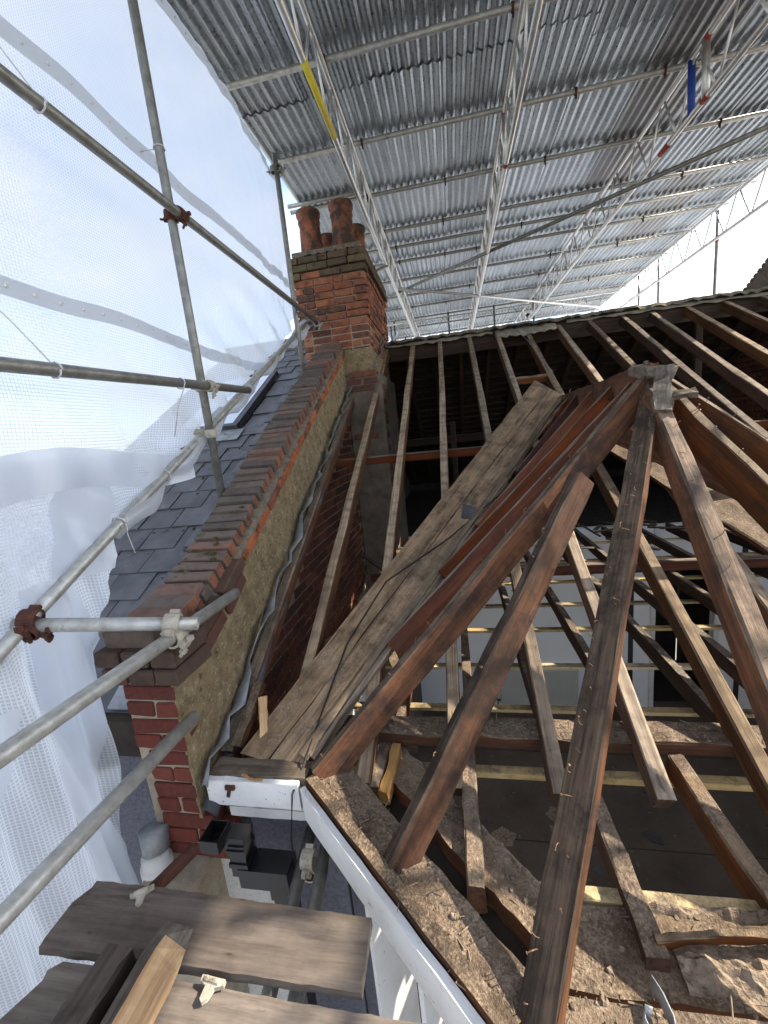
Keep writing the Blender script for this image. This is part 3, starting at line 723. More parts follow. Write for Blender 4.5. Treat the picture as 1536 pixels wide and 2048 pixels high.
RX = [-1.085, -0.80, -0.445, -0.08, 0.303, 0.655, 1.015, 1.40, 1.77, 2.15, 2.47, 2.86, 3.27, 3.65]
for i, x in enumerate(RX):
    y0 = 1.32
    if i in (0, 1): y0 = 1.40
    mat = W_OLD if i in (0,) else W_RAFT
    dx = {3: .004}.get(i, 0)
    timber(mr, 'rafter', mrp(x + dx, y0), mrp(x, 5.72), 0.058, 0.10, mat, RUP, 14, 0.003, random.uniform(-.012, .012))
# purlin, ridge and rafter pieces
timber(mr, 'purlin', (-1.12, 3.60, roofz(3.60, -0.118)), (4.0, 3.60, roofz(3.60, -0.118)), 0.09, 0.07, W_RED, (0, 0, 1), 16)
timber(mr, 'ridge_board', (-0.80, 5.80, roofz(5.72, 0.04)), (4.1, 5.80, roofz(5.72, 0.05)), 0.035, 0.21, W_DARK, (0, 0, 1), 20, 0.006)
timber(mr, 'trimmer', mrp(0.66, 4.50, -0.01), mrp(1.0, 4.50, -0.01), 0.05, 0.07, W_OLD, RUP, 4)
# mortar bed and torn felt along the ridge
vs = []; fs = []
for i in range(90):
    x = -0.82 + 4.95 * i / 89; z = roofz(5.76, 0.075)
    a, b = random.uniform(-.02, .02), random.uniform(-.03, .015)
    vs += [(x, 5.70 + a, z - 0.035 + b), (x, 5.73 + a, z + 0.0 + b * .4), (x, 5.84, z + 0.012 + b * .5), (x, 5.90 + a, z - 0.05)]
for i in range(89):
    for k in range(3): fs.append((i * 4 + k, i * 4 + 4 + k, i * 4 + 5 + k, i * 4 + 1 + k))
link('ridge_mortar', mesh('ridge_mortar', vs, fs, MORTAR_T), mr)
def flap(parent, name, x0, x1, y0, drop, mat, seed):
    r = random.Random(seed); n = 18; vs = []; fs = []
    for i in range(n + 1):
        x = x0 + (x1 - x0) * i / n
        e = drop * (0.55 + 0.45 * math.sin(PI * i / n)) * r.uniform(.8, 1.15)
        for k in range(4):
            q = k / 3
            vs.append((x, y0 - e * q, roofz(y0 - e * q, 0.02 + r.uniform(0, .025) - 0.02 * q * q)))
    for i in range(n):
        for k in range(3): fs.append((i * 4 + k, i * 4 + k + 1, i * 4 + 5 + k, i * 4 + 4 + k))
    o = link(name, mesh(name, vs, fs, mat, True), parent)
    md = o.modifiers.new('thickness', 'SOLIDIFY'); md.thickness = 0.004
flap(mr, 'torn_felt', 0.62, 1.36, 5.74, 0.24, FELT, 4)
flap(mr, 'torn_felt', -0.80, 0.60, 5.74, 0.05, FELT, 5)
flap(mr, 'torn_felt', 1.5, 4.0, 5.75, 0.035, FELT, 8)
# far slope seen from inside
FB = lambda y: roofz(5.72, 0) - (y - 5.88) * TP
m_ = MB(); m_.prism([(-1.15, 5.88, FB(5.88) + 0.02), (4.2, 5.88, FB(5.88) + 0.02), (4.2, 10.4, FB(10.4) + 0.02), (-1.15, 10.4, FB(10.4) + 0.02)], (0, 0, 0.03)); m_.obj('sarking', SARK, mr)
for i in range(14):
    x = -0.95 + 0.38 * i
    timber(mr, 'rafter', (x, 5.86, FB(5.86) - 0.02), (x, 9.6, FB(9.6) - 0.02), 0.055, 0.1, W_DARK, (0, TP, 1), 4)
for i in range(22):
    yy = 6.05 + 0.155 * i
    timber(mr, 'tile_batten', (-1.1, yy, FB(yy) + 0.012), (4.15, yy, FB(yy) + 0.012), 0.04, 0.022, W_DARK, (0, TP, 1), 3)
timber(mr, 'purlin', (-1.1, 7.9, FB(7.9) - 0.12), (4.1, 7.9, FB(7.9) - 0.12), 0.09, 0.15, W_DARK, (0, 0, 1), 4)
m_ = MB(); m_.prism([(-1.365, 5.66, -4.2), (-1.365, 10.4, -4.2), (-1.365, 10.4, FB(10.4)), (-1.365, 5.9, FB(5.9) - 0.02), (-1.365, 5.66, 1.0)], (0.22, 0, 0)); m_.obj('wall_core', MORTAR_D, pw)
m_ = MB(); m_.box((1.5, 10.3, -2.0), (5.6, 0.1, 5.0)); m_.box((1.5, 7.95, -1.50), (5.6, 4.7, 0.05)); m_.obj('loft_back', SARK, mr)
timber(mr, 'strut', (3.05, 5.78, roofz(5.72, -0.05)), (3.05, 5.74, -1.3), 0.07, 0.08, W_DARK, (1, 0, 0), 5)
timber(mr, 'strut', (0.05, 5.9, 0.1), (0.05, 5.95, -1.3), 0.07, 0.08, W_DARK, (1, 0, 0), 5)

# valley boards lying on the rafters
def board_on_roof(parent, name, poly, th, mat, off=0.0, label=None):
    a = [mrp(x, y, off) for x, y in poly]
    o0 = a[0].copy(); xd = (a[1] - a[0]).normalized(); zd = RUP.copy(); yd = zd.cross(xd)
    M = Matrix(((xd.x, yd.x, zd.x, o0.x), (xd.y, yd.y, zd.y, o0.y), (xd.z, yd.z, zd.z, o0.z), (0, 0, 0, 1)))
    inv = M.inverted(); loc = [inv @ p for p in a]
    n = 26; P0, P1, P2, P3 = loc; vs = []; fs = []
    for i in range(n + 1):
        l = P0.lerp(P1, i / n); r = P3.lerp(P2, i / n)
        w1, w2 = random.uniform(-.004, .004), random.uniform(-.004, .004)
        for k in range(5):
            p = l.lerp(r, k / 4); p = p + Vector((0, w1 if k == 0 else (w2 if k == 4 else 0), th + random.uniform(-.0015, .0015)))
            vs.append(p)
        vs.append(r + Vector((0, w2, 0))); vs.append(l + Vector((0, w1, 0)))
    for i in range(n):
        for k in range(7): fs.append((i * 7 + k, i * 7 + (k + 1) % 7, (i + 1) * 7 + (k + 1) % 7, (i + 1) * 7 + k)[::-1])
    fs.append(tuple(range(7))); fs.append(tuple(range(n * 7 + 6, n * 7 - 1, -1)))
    o = link(name, mesh(name, vs, fs, mat), parent, M)
    if label: o['label'] = label
    return o
# left valley: two boards side by side with a tilting fillet (from eaves corner up to the bay ridge)
board_on_roof(mr, 'valley_board', [(-1.00, 1.39), (0.835, 4.345), (0.925, 4.17), (-0.865, 1.365)], 0.022, W_VAL)
board_on_roof(mr, 'valley_board', [(-0.861, 1.365), (0.929, 4.165), (1.03, 3.98), (-0.71, 1.34)], 0.020, W_VAL)
timber(mr, 'valley_fillet', mrp(-0.70, 1.36, 0.05), mrp(1.0, 3.97, 0.05), 0.035, 0.05, W_SILVER, RUP, 18, 0.006)
timber(mr, 'valley_fillet', mrp(-0.665, 1.37, 0.03), mrp(0.35, 2.95, 0.045), 0.025, 0.05, W_SILVER, RUP, 12, 0.006)
# right valley board, sunlit
board_on_roof(mr, 'valley_board', [(2.05, 1.30), (1.02, 3.45), (1.20, 3.47), (2.36, 1.32)], 0.022, W_DUSTY, -0.02)

# ------------------------------------------------------------------ bay roof frame
AP = Vector((1.0, 2.32, 0.19))
E1 = Vector((-0.70, 1.28, -1.27)); E2 = Vector((0.10, 0.69, -1.28)); E3 = Vector((1.86, 0.69, -1.28)); E4 = Vector((2.7, 1.27, -1.3))
br = root('bay_roof_frame', 'hipped bay roof frame of weathered nail-studded rafters fanning from one apex', 'roof frame', loc=(1.0, 1.3, -1.4))
def lerp(a, b, s): return Vector(a).lerp(Vector(b), s)
hipA = timber(br, 'hip_rafter', AP + Vector((-0.05, -0.02, -0.03)), E1 + Vector((0.06, 0.02, 0.0)), 0.048, 0.12, W_HIP, (-0.5, -0.15, 0.8), 20, 0.003)
nails(hipA, 2.4, 14, 0.05)
hipC = timber(br, 'hip_rafter', AP + Vector((-0.01, -0.04, -0.06)), E2 + (E2 - AP) * 0.06 + Vector((-0.005, 0, 0)), 0.090, 0.036, W_HIP, (-0.72, -0.6, 0.85), 20, 0.0022)
nails(hipC, 2.4, 34, 0.085)
B0 = Vector((0.53, 1.93, -0.25)); B1 = Vector((-0.290, 0.985, -1.285))
cr_ = timber(br, 'jack_rafter', B0, B1, 0.058, 0.10, W_HIP, (-0.85, -0.25, 0.75), 16, 0.003)
nails(cr_, 1.6, 8, 0.06)
D = timber(br, 'jack_rafter', AP + Vector((-0.03, -0.12, -0.08)), Vector((0.80, 0.64, -1.27)), 0.078, 0.09, W_HIP, (0.25, -0.9, 1), 14, 0.0025)
nails(D, 2.2, 12, 0.08)
Eh = timber(br, 'jack_rafter', AP + Vector((0.05, -0.02, -0.05)), Vector((1.47, 0.69, -1.25)), 0.05, 0.13, W_OLD, (0.35, -0.7, 1), 14, 0.003)
nails(Eh, 2.2, 20, 0.05)
H = timber(br, 'hip_rafter', AP + Vector((0.08, 0.02, -0.03)), E3 + Vector((.1, 0, 0.04)), 0.05, 0.13, W_OLD, (0.55, -0.6, 1), 14, 0.004)
nails(H, 2.4, 18, 0.05)
timber(br, 'ridge_board', (1.0, 2.30, 0.225), (1.0, 3.98, 0.195), 0.04, 0.15, W_HIP, (0, 0, 1), 16, 0.008)
# jack rafters of the left slope, from ridge down to the valley
def valley_hit(y):                                    # plan line of the left valley board's inner edge
    return 1.03 - (3.98 - y) * 0.66
for (yt, bx, by, bz) in ((2.50, -0.39, 1.80, -1.0), (2.80, -0.13, 2.19, -0.78), (3.16, 0.10, 2.51, -0.60), (3.52, 0.42, 2.98, -0.34)):
    timber(br, 'jack_rafter', (0.985, yt, 0.165), (bx, by, bz), 0.04, 0.135, W_RED, (-0.62, 0.10, 0.75), 12, 0.003)
timber(br, 'jack_rafter', (0.985, 3.78, 0.165), (0.75, 3.50, -0.05), 0.04, 0.12, W_RED, (-0.62, 0.10, 0.75), 6, 0.003)
# jack rafters of the right slope
for i, y in enumerate((2.36, 2.75, 3.12)):
    xv = 1.02 + (3.45 - y) * 0.48 + 0.1
    timber(br, 'jack_rafter', (1.02, y, 0.17), (2.35 - i * 0.42, y - 0.02, -1.0 + i * 0.36), 0.05, 0.115, W_OLD, (0.8, 0, 1), 10, 0.003)
timber(br, 'valley_rafter', (1.0, 3.5, 0.08), (2.3, 1.35, -1.02), 0.06, 0.14, W_OLD, (0.3, -0.3, 1), 12, 0.004)
# loose blocks at the apex
timber(br, 'apex_board', Vector((1.03, 2.395, 0.19)), Vector((1.285, 2.345, -0.035)), 0.095, 0.022, W_GREY, (0.6, -0.15, 1), 8, 0.004)
timber(br, 'apex_block', AP + Vector((0.005, -0.13, 0.005)), AP + Vector((-0.075, -0.29, -0.20)), 0.07, 0.028, W_GREY, (-0.3, -0.8, 0.6), 7, 0.007)
timber(br, 'apex_block', AP + Vector((-0.065, -0.225, -0.135)), AP + Vector((0.085, -0.245, -0.125)), 0.045, 0.028, W_GREY, (0, -0.6, 1), 6, 0.005)
timber(br, 'apex_block', AP + Vector((-0.03, 0.08, 0.035)), AP + Vector((0.03, -0.12, -0.005)), 0.085, 0.05, W_GREY, (0, 0, 1), 7, 0.011)
timber(br, 'apex_peg', AP + Vector((-0.02, 0.01, 0.045)), AP + Vector((-0.015, 0.0, -0.02)), 0.015, 0.015, W_GREY, (0, 1, 0), 3, 0.004)
# wall plates and planks round the bay
def plank(parent, name, poly, z, th, mat, n=18, ragged=0.0, label=None):
    """horizontal plank with plan corners a,b (one long edge) and c,d (other edge, same sense reversed)"""
    a, b, c, d = [Vector((x, y, z)) for x, y in poly]
    M = frame(a, b); inv = M.inverted(); A, B, C, D_ = [inv @ v for v in (a, b, c, d)]
    vs = []; fs = []; m = 6
    for i in range(n + 1):
        l = A.lerp(B, i / n); r = D_.lerp(C, i / n)
        e1 = random.uniform(-1, 1) * (0.003 + ragged * .3); e2 = random.uniform(-1, 1) * (0.003 + ragged)
        for k in range(m):
            p = l.lerp(r, k / (m - 1)); p.y += e1 if k == 0 else (e2 if k == m - 1 else 0); p.z += random.uniform(-.0025, .0025)
            vs.append(p.copy())
        r.y += e2; l.y += e1
        vs.append(r + Vector((0, 0, -th))); vs.append(l + Vector((0, 0, -th)))
    q = m + 2; flip = (C - B).cross(A - B).z > 0
    for i in range(n):
        for k in range(q):
            f = (i * q + k, i * q + (k + 1) % q, (i + 1) * q + (k + 1) % q, (i + 1) * q + k); fs.append(f)
    fs.append(tuple(range(q - 1, -1, -1))); fs.append(tuple(range(n * q, n * q + q)))
    me = mesh(name, vs, fs, mat)
    import bmesh
    b_ = bmesh.new(); b_.from_mesh(me); bmesh.ops.recalc_face_normals(b_, faces=b_.faces); b_.to_mesh(me); b_.free()
    o = link(name, me, parent, M)
    if label: o['label'] = label
    return o
plank(br, 'wall_plate', [(-0.64, 1.27), (0.02, 0.66), (0.135, 0.735), (-0.52, 1.38)], -1.305, 0.045, W_DUSTY)
plank(br, 'wall_plate', [(-0.45, 1.50), (0.155, 0.865), (0.205, 0.985), (-0.31, 1.57)], -1.385, 0.07, W_DUSTY, 24, 0.008)
plank(br, 'wall_plate', [(0.10, 0.745), (1.9, 0.745), (1.9, 0.60), (0.06, 0.60)], -1.305, 0.045, W_DUSTY)
plank(br, 'wall_plate', [(0.17, 0.995), (1.9, 0.995), (1.9, 0.80), (0.15, 0.80)], -1.385, 0.07, W_DUSTY, 24, 0.004)
# broken plaster at the edge of the former bay ceiling
def rubble(parent, name, a, b, wd, z, mat, n=70, hgt=0.03):
    a, b = Vector((*a, z)), Vector((*b, z)); d = (b - a); nrm = Vector((-d.y, d.x, 0)).normalized(); vs = []; fs = []; m = 14
    for i in range(n + 1):
        p = a + d * (i / n); edge = 0.5 + 0.5 * mnoise.noise(p * 9); fine = random.uniform(-.006, .006)
        for k in range(m):
            q = k / (m - 1); pp = p + nrm * (wd * q * (0.6 + 0.7 * edge) + (fine if k == m - 1 else 0))
            h = hgt * math.sin(PI * min(q * 1.1 + .05, 1)) * (0.55 + 0.9 * mnoise.noise(pp * 22) + 0.5 * mnoise.noise(pp * 60)) - (0.04 if k == m - 1 else 0.0)
            vs.append(pp + Vector((0, 0, h)))
    for i in range(n):
        for k in range(m - 1): fs.append((i * m + k, i * m + k + 1, i * m + m + k + 1, i * m + m + k)[::-1])
    return link(name, mesh(name, vs, fs, mat), parent)
rubble(br, 'broken_plaster', (0.185, 0.985), (-0.06, 1.27), -0.035, -1.40, LATH)
rubble(br, 'broken_plaster', (0.42, 0.985), (1.7, 0.985), 0.045, -1.392, LATH)
rubble(br, 'plaster_rubble', (0.47, 0.82), (1.7, 0.82), 0.13, -1.388, LATH, 90, 0.03)
# splintered fallen board
timber(br, 'splintered_board', (0.425, 0.895, -1.33), (0.80, 0.935, -1.30), 0.018, 0.05, W_OLD, (0, -0.3, 1), 10, 0.004, ragged=True)
# new timber at the front of the bay
timber(br, 'new_batten', (0.165, 1.03, -1.39), (0.80, 1.035, -1.39), 0.042, 0.03, W_PALE, (0, 0, 1), 6, 0.001)
timber(br, 'snapped_batten', (0.455, 1.05, -1.47), (0.447, 1.125, -1.39), 0.03, 0.022, W_PALE, (0.2, -0.8, 0.4), 6, 0.002, ragged=True)

# ------------------------------------------------------------------ ceiling frame
cf = root('ceiling_frame', 'open ceiling frame of dusty joists and pale new battens over the white room', 'ceiling frame', loc=(1.4, 3.5, -1.5))
timber(cf, 'beam', (-0.62, 1.60, -1.30), (1.95, 1.60, -1.30), 0.125, 0.055, W_DUSTY, (0, 0, 1), 24, 0.005, label='broad dusty beam across the mouth of the bay')
JX = [-0.72, -0.36, -0.01, 0.345, 0.725, 1.14, 1.47, 1.83, 2.2, 2.58, 2.95]
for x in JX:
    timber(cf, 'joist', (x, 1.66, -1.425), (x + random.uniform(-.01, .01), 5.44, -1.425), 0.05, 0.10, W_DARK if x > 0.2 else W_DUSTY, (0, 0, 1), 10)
for x in (-0.022, 0.42, 0.78, 1.2):
    timber(cf, 'joist', (x - 0.004, 1.535, -1.34), (x, 0.86 + (0.12 if x < 0 else 0), -1.34), 0.055, 0.10, W_DUSTY, (0, 0, 1), 8)
timber(cf, 'joist', (-0.385, 1.62, -1.34), (-0.40, 1.32, -1.36), 0.055, 0.1, W_DUSTY, (0, 0, 1), 5)
timber(cf, 'joist', (-0.33, 1.52, -1.33), (-0.36, 1.30, -1.36), 0.04, 0.07, W_FRESH, (0, 0, 1), 5, 0.004)
timber(cf, 'binder', (-0.9, 3.78, -1.33), (3.9, 3.78, -1.33), 0.075, 0.095, W_RED, (0, 0, 1), 16)
timber(cf, 'ceiling_batten', (-0.8, 1.55, -1.468), (1.6, 1.55, -1.468), 0.045, 0.03, W_PALE, (0, 0, 1), 6, 0.001)
for y in (2.04, 2.45, 2.93, 3.36, 3.87, 4.46, 5.1):
    timber(cf, 'ceiling_batten', (-0.9, y, -1.528), (3.3 if y > 1.7 else 1.9, y, -1.528), 0.045, 0.02, W_PALE, (0, 0, 1), 6, 0.001)
# loose boards and rubbish lying on the far joists
rr_ = random.Random(12)
for i in range(34):
    x, y = rr_.uniform(-0.6, 2.6), rr_.uniform(4.1, 5.4); a = rr_.uniform(0, 3.1); L = rr_.uniform(.15, .6)
    timber(cf, 'loose_lath', (x, y, -1.38 + rr_.uniform(-.02, .05)), (x + L * math.cos(a), y + L * math.sin(a), -1.37 + rr_.uniform(-.02, .05)), rr_.uniform(.02, .07), 0.012, rr_.choice((W_DARK, W_DARK, W_GREY, W_DUSTY)), (0, 0, 1), 3)
for i in range(10):
    x, y = rr_.uniform(-1.0, -0.3), rr_.uniform(2.0, 4.3); a = rr_.uniform(0.8, 2.3); L = rr_.uniform(.3, .8)
    timber(cf, 'loose_lath', (x, y, -1.36 + rr_.uniform(-.02, .05)), (x + L * math.cos(a), y + L * math.sin(a), -1.34 + rr_.uniform(-.02, .12)), rr_.uniform(.04, .09), 0.015, rr_.choice((W_OLD, W_RED, W_GREY)), (0, 0, 1), 3)
# scattered chips and grit on the plates, beam and boards
ch = MB(); rc = random.Random(5)
def scatter(n, f, smin, smax):
    for _ in range(n):
        p = Vector(f()); s_ = rc.uniform(smin, smax); a = rc.random() * 6.3
        d = Vector((math.cos(a), math.sin(a), rc.uniform(-.1, .3))); e = Vector((-d.y, d.x, 0)) * rc.uniform(.25, .7)
        h = Vector((0, 0, s_ * rc.uniform(.3, .7)))
        ch.add([p - d * s_ - e * s_, p + d * s_ - e * s_ * .6, p + e * s_, p + h], [(0, 1, 3), (1, 2, 3), (2, 0, 3)])
def qd(a, b, c, d, z):
    def f():
        u, v = rc.random(), rc.random(); v = v if rc.random() < .5 else v * v
        p = Vector(a).lerp(Vector(b), u).lerp(Vector(d).lerp(Vector(c), u), v); return (p.x, p.y, z)
    return f
scatter(700, qd((-0.64, 1.27), (0.02, 0.66), (0.135, 0.735), (-0.52, 1.38), -1.305), .0012, .0045)
scatter(800, qd((-0.43, 1.51), (0.165, 0.89), (0.195, 0.97), (-0.32, 1.55), -1.386), .0012, .006)
scatter(600, qd((0.10, 0.745), (1.0, 0.745), (1.0, 0.60), (0.06, 0.60), -1.305), .0012, .0045)
scatter(900, qd((0.17, 0.995), (1.0, 0.995), (1.0, 0.80), (0.15, 0.80), -1.386), .0012, .0065)
scatter(800, qd((-0.6, 1.545), (1.5, 1.545), (1.5, 1.655), (-0.6, 1.655), -1.30), .0012, .006)
scatter(500, qd((-0.7, 1.5), (3.3, 1.5), (3.3, 5.3), (-0.7, 5.3), -4.198), .006, .02)
def lumps(n, f, a_, b_):
    for _ in range(n):
        p = Vector(f()); s_ = rc.uniform(a_, b_); m = 6; vs = [p + Vector((s_ * math.cos(2 * PI * k / m) * rc.uniform(.6, 1.1), s_ * math.sin(2 * PI * k / m) * rc.uniform(.6, 1.1), 0)) for k in range(m)]
        vs += [p + (v - p) * rc.uniform(.45, .75) + Vector((0, 0, s_ * rc.uniform(.4, .8))) for v in vs[:m]]
        ch.add(vs, [(k, (k + 1) % m, m + (k + 1) % m, m + k) for k in range(m)] + [tuple(range(m, 2 * m))])
def splinters(n, f):
    for _ in range(n):
        p = Vector(f()); a = rc.random() * 6.3; L = rc.uniform(.01, .05)
        ch.tube(p + Vector((0, 0, .002)), p + Vector((L * math.cos(a), L * math.sin(a), .002 + rc.uniform(0, .012))), rc.uniform(.0008, .0022), 4)
for q_ in (((-0.64, 1.27), (0.02, 0.66), (0.135, 0.735), (-0.52, 1.38), -1.306), ((-0.43, 1.51), (0.165, 0.89), (0.195, 0.97), (-0.32, 1.55), -1.387), ((0.10, 0.745), (1.0, 0.745), (1.0, 0.60), (0.06, 0.60), -1.306), ((0.17, 0.995), (1.0, 0.995), (1.0, 0.80), (0.15, 0.80), -1.387), ((-0.6, 1.545), (1.5, 1.545), (1.5, 1.655), (-0.6, 1.655), -1.302)):
    lumps(34, qd(*q_), .004, .014); splinters(40, qd(*q_))
ch.obj('wood_debris', CHIP, None, kind='stuff')

# ------------------------------------------------------------------ room below
rm = root('room_wall', 'white plastered room wall with a dark doorway seen through the open ceiling', 'wall', loc=(1.0, 5.55, -4.2))
m_ = MB(); m_.box((0.66, 5.56, -2.83), (3.62, 0.1, 2.74)); m_.box((3.75, 5.56, -2.83), (1.1, 0.1, 2.74)); m_.box((2.83, 5.56, -1.72), (0.74, 0.1, 0.5)); m_.obj('plaster', PLASTER, rm)
m_ = MB()
m_.box((2.46, 5.50, -3.1), (0.05, 0.06, 2.25)); m_.box((3.21, 5.50, -3.1), (0.06, 0.06, 2.25)); m_.obj('door_frame', PAINT, rm)
m_ = MB(); m_.box((-1.125, 3.5, -3.08), (0.02, 4.0, 2.24)); m_.box((4.10, 3.5, -2.87), (0.02, 4.1, 2.66)); m_.box((3.3, 1.525, -2.85), (1.55, 0.02, 2.7)); m_.box((-0.78, 1.63, -3.0), (0.7, 0.02, 2.4)); m_.obj('side_plaster', PLASTER, rm)
m_ = MB(); m_.box((0.66, 5.50, -4.14), (3.58, 0.02, 0.11)); m_.obj('skirting', PAINT, rm)
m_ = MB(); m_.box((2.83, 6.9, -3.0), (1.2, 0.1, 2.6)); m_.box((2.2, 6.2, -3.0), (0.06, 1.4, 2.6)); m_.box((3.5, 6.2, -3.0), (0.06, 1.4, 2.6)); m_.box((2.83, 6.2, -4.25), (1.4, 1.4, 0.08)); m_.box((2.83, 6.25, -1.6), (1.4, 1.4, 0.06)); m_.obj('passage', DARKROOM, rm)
rd = root('radiator', 'cream ribbed panel radiator low on the white room wall', 'radiator', loc=(0.98, 5.45, -4.05))
m_ = MB(); m_.box((0.98, 5.455, -3.74), (1.06, 0.03, 0.58)); m_.obj('panel', RADI, rd)
m_ = MB()
for i in range(32): m_.box((0.475 + i * 0.0326, 5.436, -3.745), (0.018, 0.012, 0.50))
m_.obj('rib', RADI, rd)['kind'] = 'stuff'
m_ = MB(); m_.box((0.98, 5.462, -3.435), (1.08, 0.07, 0.02)); m_.obj('top_grille', PLASTER, rd)
m_ = MB(); m_.tube((0.44, 5.46, -3.98), (0.40, 5.46, -3.98), 0.015, 8); m_.tube((0.40, 5.46, -3.96), (0.40, 5.46, -4.2), 0.009, 8); m_.tube((1.53, 5.46, -3.98), (1.56, 5.46, -3.98), 0.015, 8); m_.tube((1.56, 5.46, -3.96), (1.56, 5.46, -4.2), 0.009, 8); m_.obj('pipe', DARKROOM, rd)
gw = root('gable_wall', 'sooty brick gable wall closing the right end of the roof space', 'wall', loc=(4.2, 4, -4))
m_ = MB(); m_.prism([(4.12, 1.3, -4.2), (4.12, 10.4, -4.2), (4.12, 10.4, -1.4), (4.12, 5.8, 1.15), (4.12, 1.3, -1.45)], (0.2, 0, 0)); m_.obj('wall_core', MORTAR_D, gw)
r = 0; z = -0.9
while z < 1.1:
    y = 3.2 + (0.11 if r % 2 else 0)
    while y < 7.0:
        if z < roofz(y, -0.15) or (y > 5.8 and z < FB(y) - 0.1):
            place('brick', brick_mesh('gab', (0.05, 0.213, 0.064), BR_IN, 0.003, 3), gw, (4.108, y, z))
        y += 0.225
    z += 0.0755; r += 1
m_ = MB(); m_.box((4.3, 1.8, -2.9), (0.1, 1.2, 2.9)); m_.obj('wall_return', MORTAR_D, gw)
bw = root('bay_wall', 'canted grey bay wall carrying the wall plates of the bay roof', 'wall', loc=(1, .9, -7.2))
BAYP = [(-0.56, 1.33), (0.09, 0.74), (1.9, 0.74), (2.6, 1.33)]; BAYI = [(-0.43, 1.50), (0.20, 0.90), (1.8, 0.90), (2.47, 1.50)]
for k in range(3):
    o0, o1, i0, i1 = [Vector((*q, 0)) for q in (BAYP[k], BAYP[k + 1], BAYI[k], BAYI[k + 1])]
    def seg(q0, q1, z0, z1, nm, mt):
        m = MB(); a, b, c, d = o0.lerp(o1, q0), o0.lerp(o1, q1), i0.lerp(i1, q1), i0.lerp(i1, q0)
        m.prism([v + Vector((0, 0, z0)) for v in (a, b, c, d)], (0, 0, z1 - z0)); return m.obj(nm, mt, bw)
    seg(0, 1, -7.2, -3.35, 'apron_wall', GREYWALL); seg(0, 1, -1.62, -1.46, 'lintel', SARK)  # lintels near-black: shade of the gap between the plates is put into colour
    seg(0, 0.12, -3.35, -1.62, 'pier', GREYWALL); seg(0.88, 1, -3.35, -1.62, 'pier', GREYWALL)
    seg(0.12, 0.15, -3.35, -1.62, 'window_frame', PAINT); seg(0.85, 0.88, -3.35, -1.62, 'window_frame', PAINT); seg(0.485, 0.515, -3.35, -1.62, 'window_frame', PAINT)
m_ = MB(); m_.box((3.38, 1.42, -4.4), (1.56, 0.18, 5.9)); m_.obj('wall_body', GREYWALL, bw)
m_ = MB(); m_.box((-0.78, 1.55, -4.4), (0.72, 0.14, 5.7)); m_.obj('wall_body', GREYWALL, bw)

# ------------------------------------------------------------------ eaves
ev = root('eaves', 'white painted eaves fascia boards turning the corner at the foot of the valley', 'eaves', loc=(-0.7, 1.25, -1.4))
def fboard(name, a, b, hgt, th, mat, zt):
    M = frame(Vector((*a, zt)), Vector((*b, zt))); L = (Vector(b) - Vector(a)).length; n = 14; vs = []; fs = []
    for i in range(n + 1):
        x = L * i / n
        for y, z in ((0, 0), (th, 0), (th, -hgt), (0, -hgt)):
            vs.append((x, y + random.uniform(-.0015, .0015), z + random.uniform(-.002, .002)))
    for i in range(n):
        for k in range(4): fs.append((i * 4 + k, i * 4 + (k + 1) % 4, (i + 1) * 4 + (k + 1) % 4, (i + 1) * 4 + k))
    fs.append((3, 2, 1, 0)); fs.append((n * 4, n * 4 + 1, n * 4 + 2, n * 4 + 3))
    return link(name, mesh(name, vs, fs, mat), ev, M)
fboard('fascia_board', (-1.085, 1.25), (-0.685, 1.25), 0.115, 0.022, PAINT, -1.300)
fboard('fascia_board', (-0.675, 1.245), (0.10, 0.545), 0.135, 0.022, PAINT, -1.312)
fboard('eaves_batten', (-0.655, 1.265), (0.12, 0.565), 0.05, 0.040, W_OLD, -1.285)
fboard('eaves_batten', (-1.085, 1.275), (-0.66, 1.275), 0.04, 0.05, W_GREY, -1.292)
fboard('gutter_board', (-0.63, 1.285), (0.10, 0.60), 0.08, 0.012, W_BLACK, -1.33)
fboard('soffit_moulding', (-1.03, 1.29), (-0.64, 1.29), 0.045, 0.03, PAINT, -1.468)
fboard('soffit_board', (-1.06, 1.272), (-0.64, 1.272), 0.012, 0.12, PAINT, -1.43)
fboard('soffit_board', (-0.655, 1.275), (0.12, 0.575), 0.012, 0.10, PAINT, -1.435)
m_ = MB(); m_.box((-0.985, 1.247, -1.348), (0.014, 0.006, 0.05), Ry(0.3).to_3x3()); m_.box((-0.975, 1.245, -1.325), (0.04, 0.012, 0.018)); m_.obj('bracket', RUST, ev)
# short rotten timbers at the eave corner
lt = [((-1.03, 1.40, -1.27), (-1.00, 1.62, -1.10), .05, .04, W_OLD), ((-0.96, 1.56, -1.14), (-0.90, 1.42, -1.27), .035, .02, W_FRESH), ((-1.08, 1.33, -1.29), (-0.66, 1.33, -1.30), .07, .03, W_GREY), ((-0.93, 1.27, -1.285), (-0.83, 1.25, -1.283), .008, .006, W_FRESH)]
for a, b, w_, d_, mt in lt: timber(ev, 'eaves_timber', a, b, w_, d_, mt, (0, 0, 1), 5, 0.004)

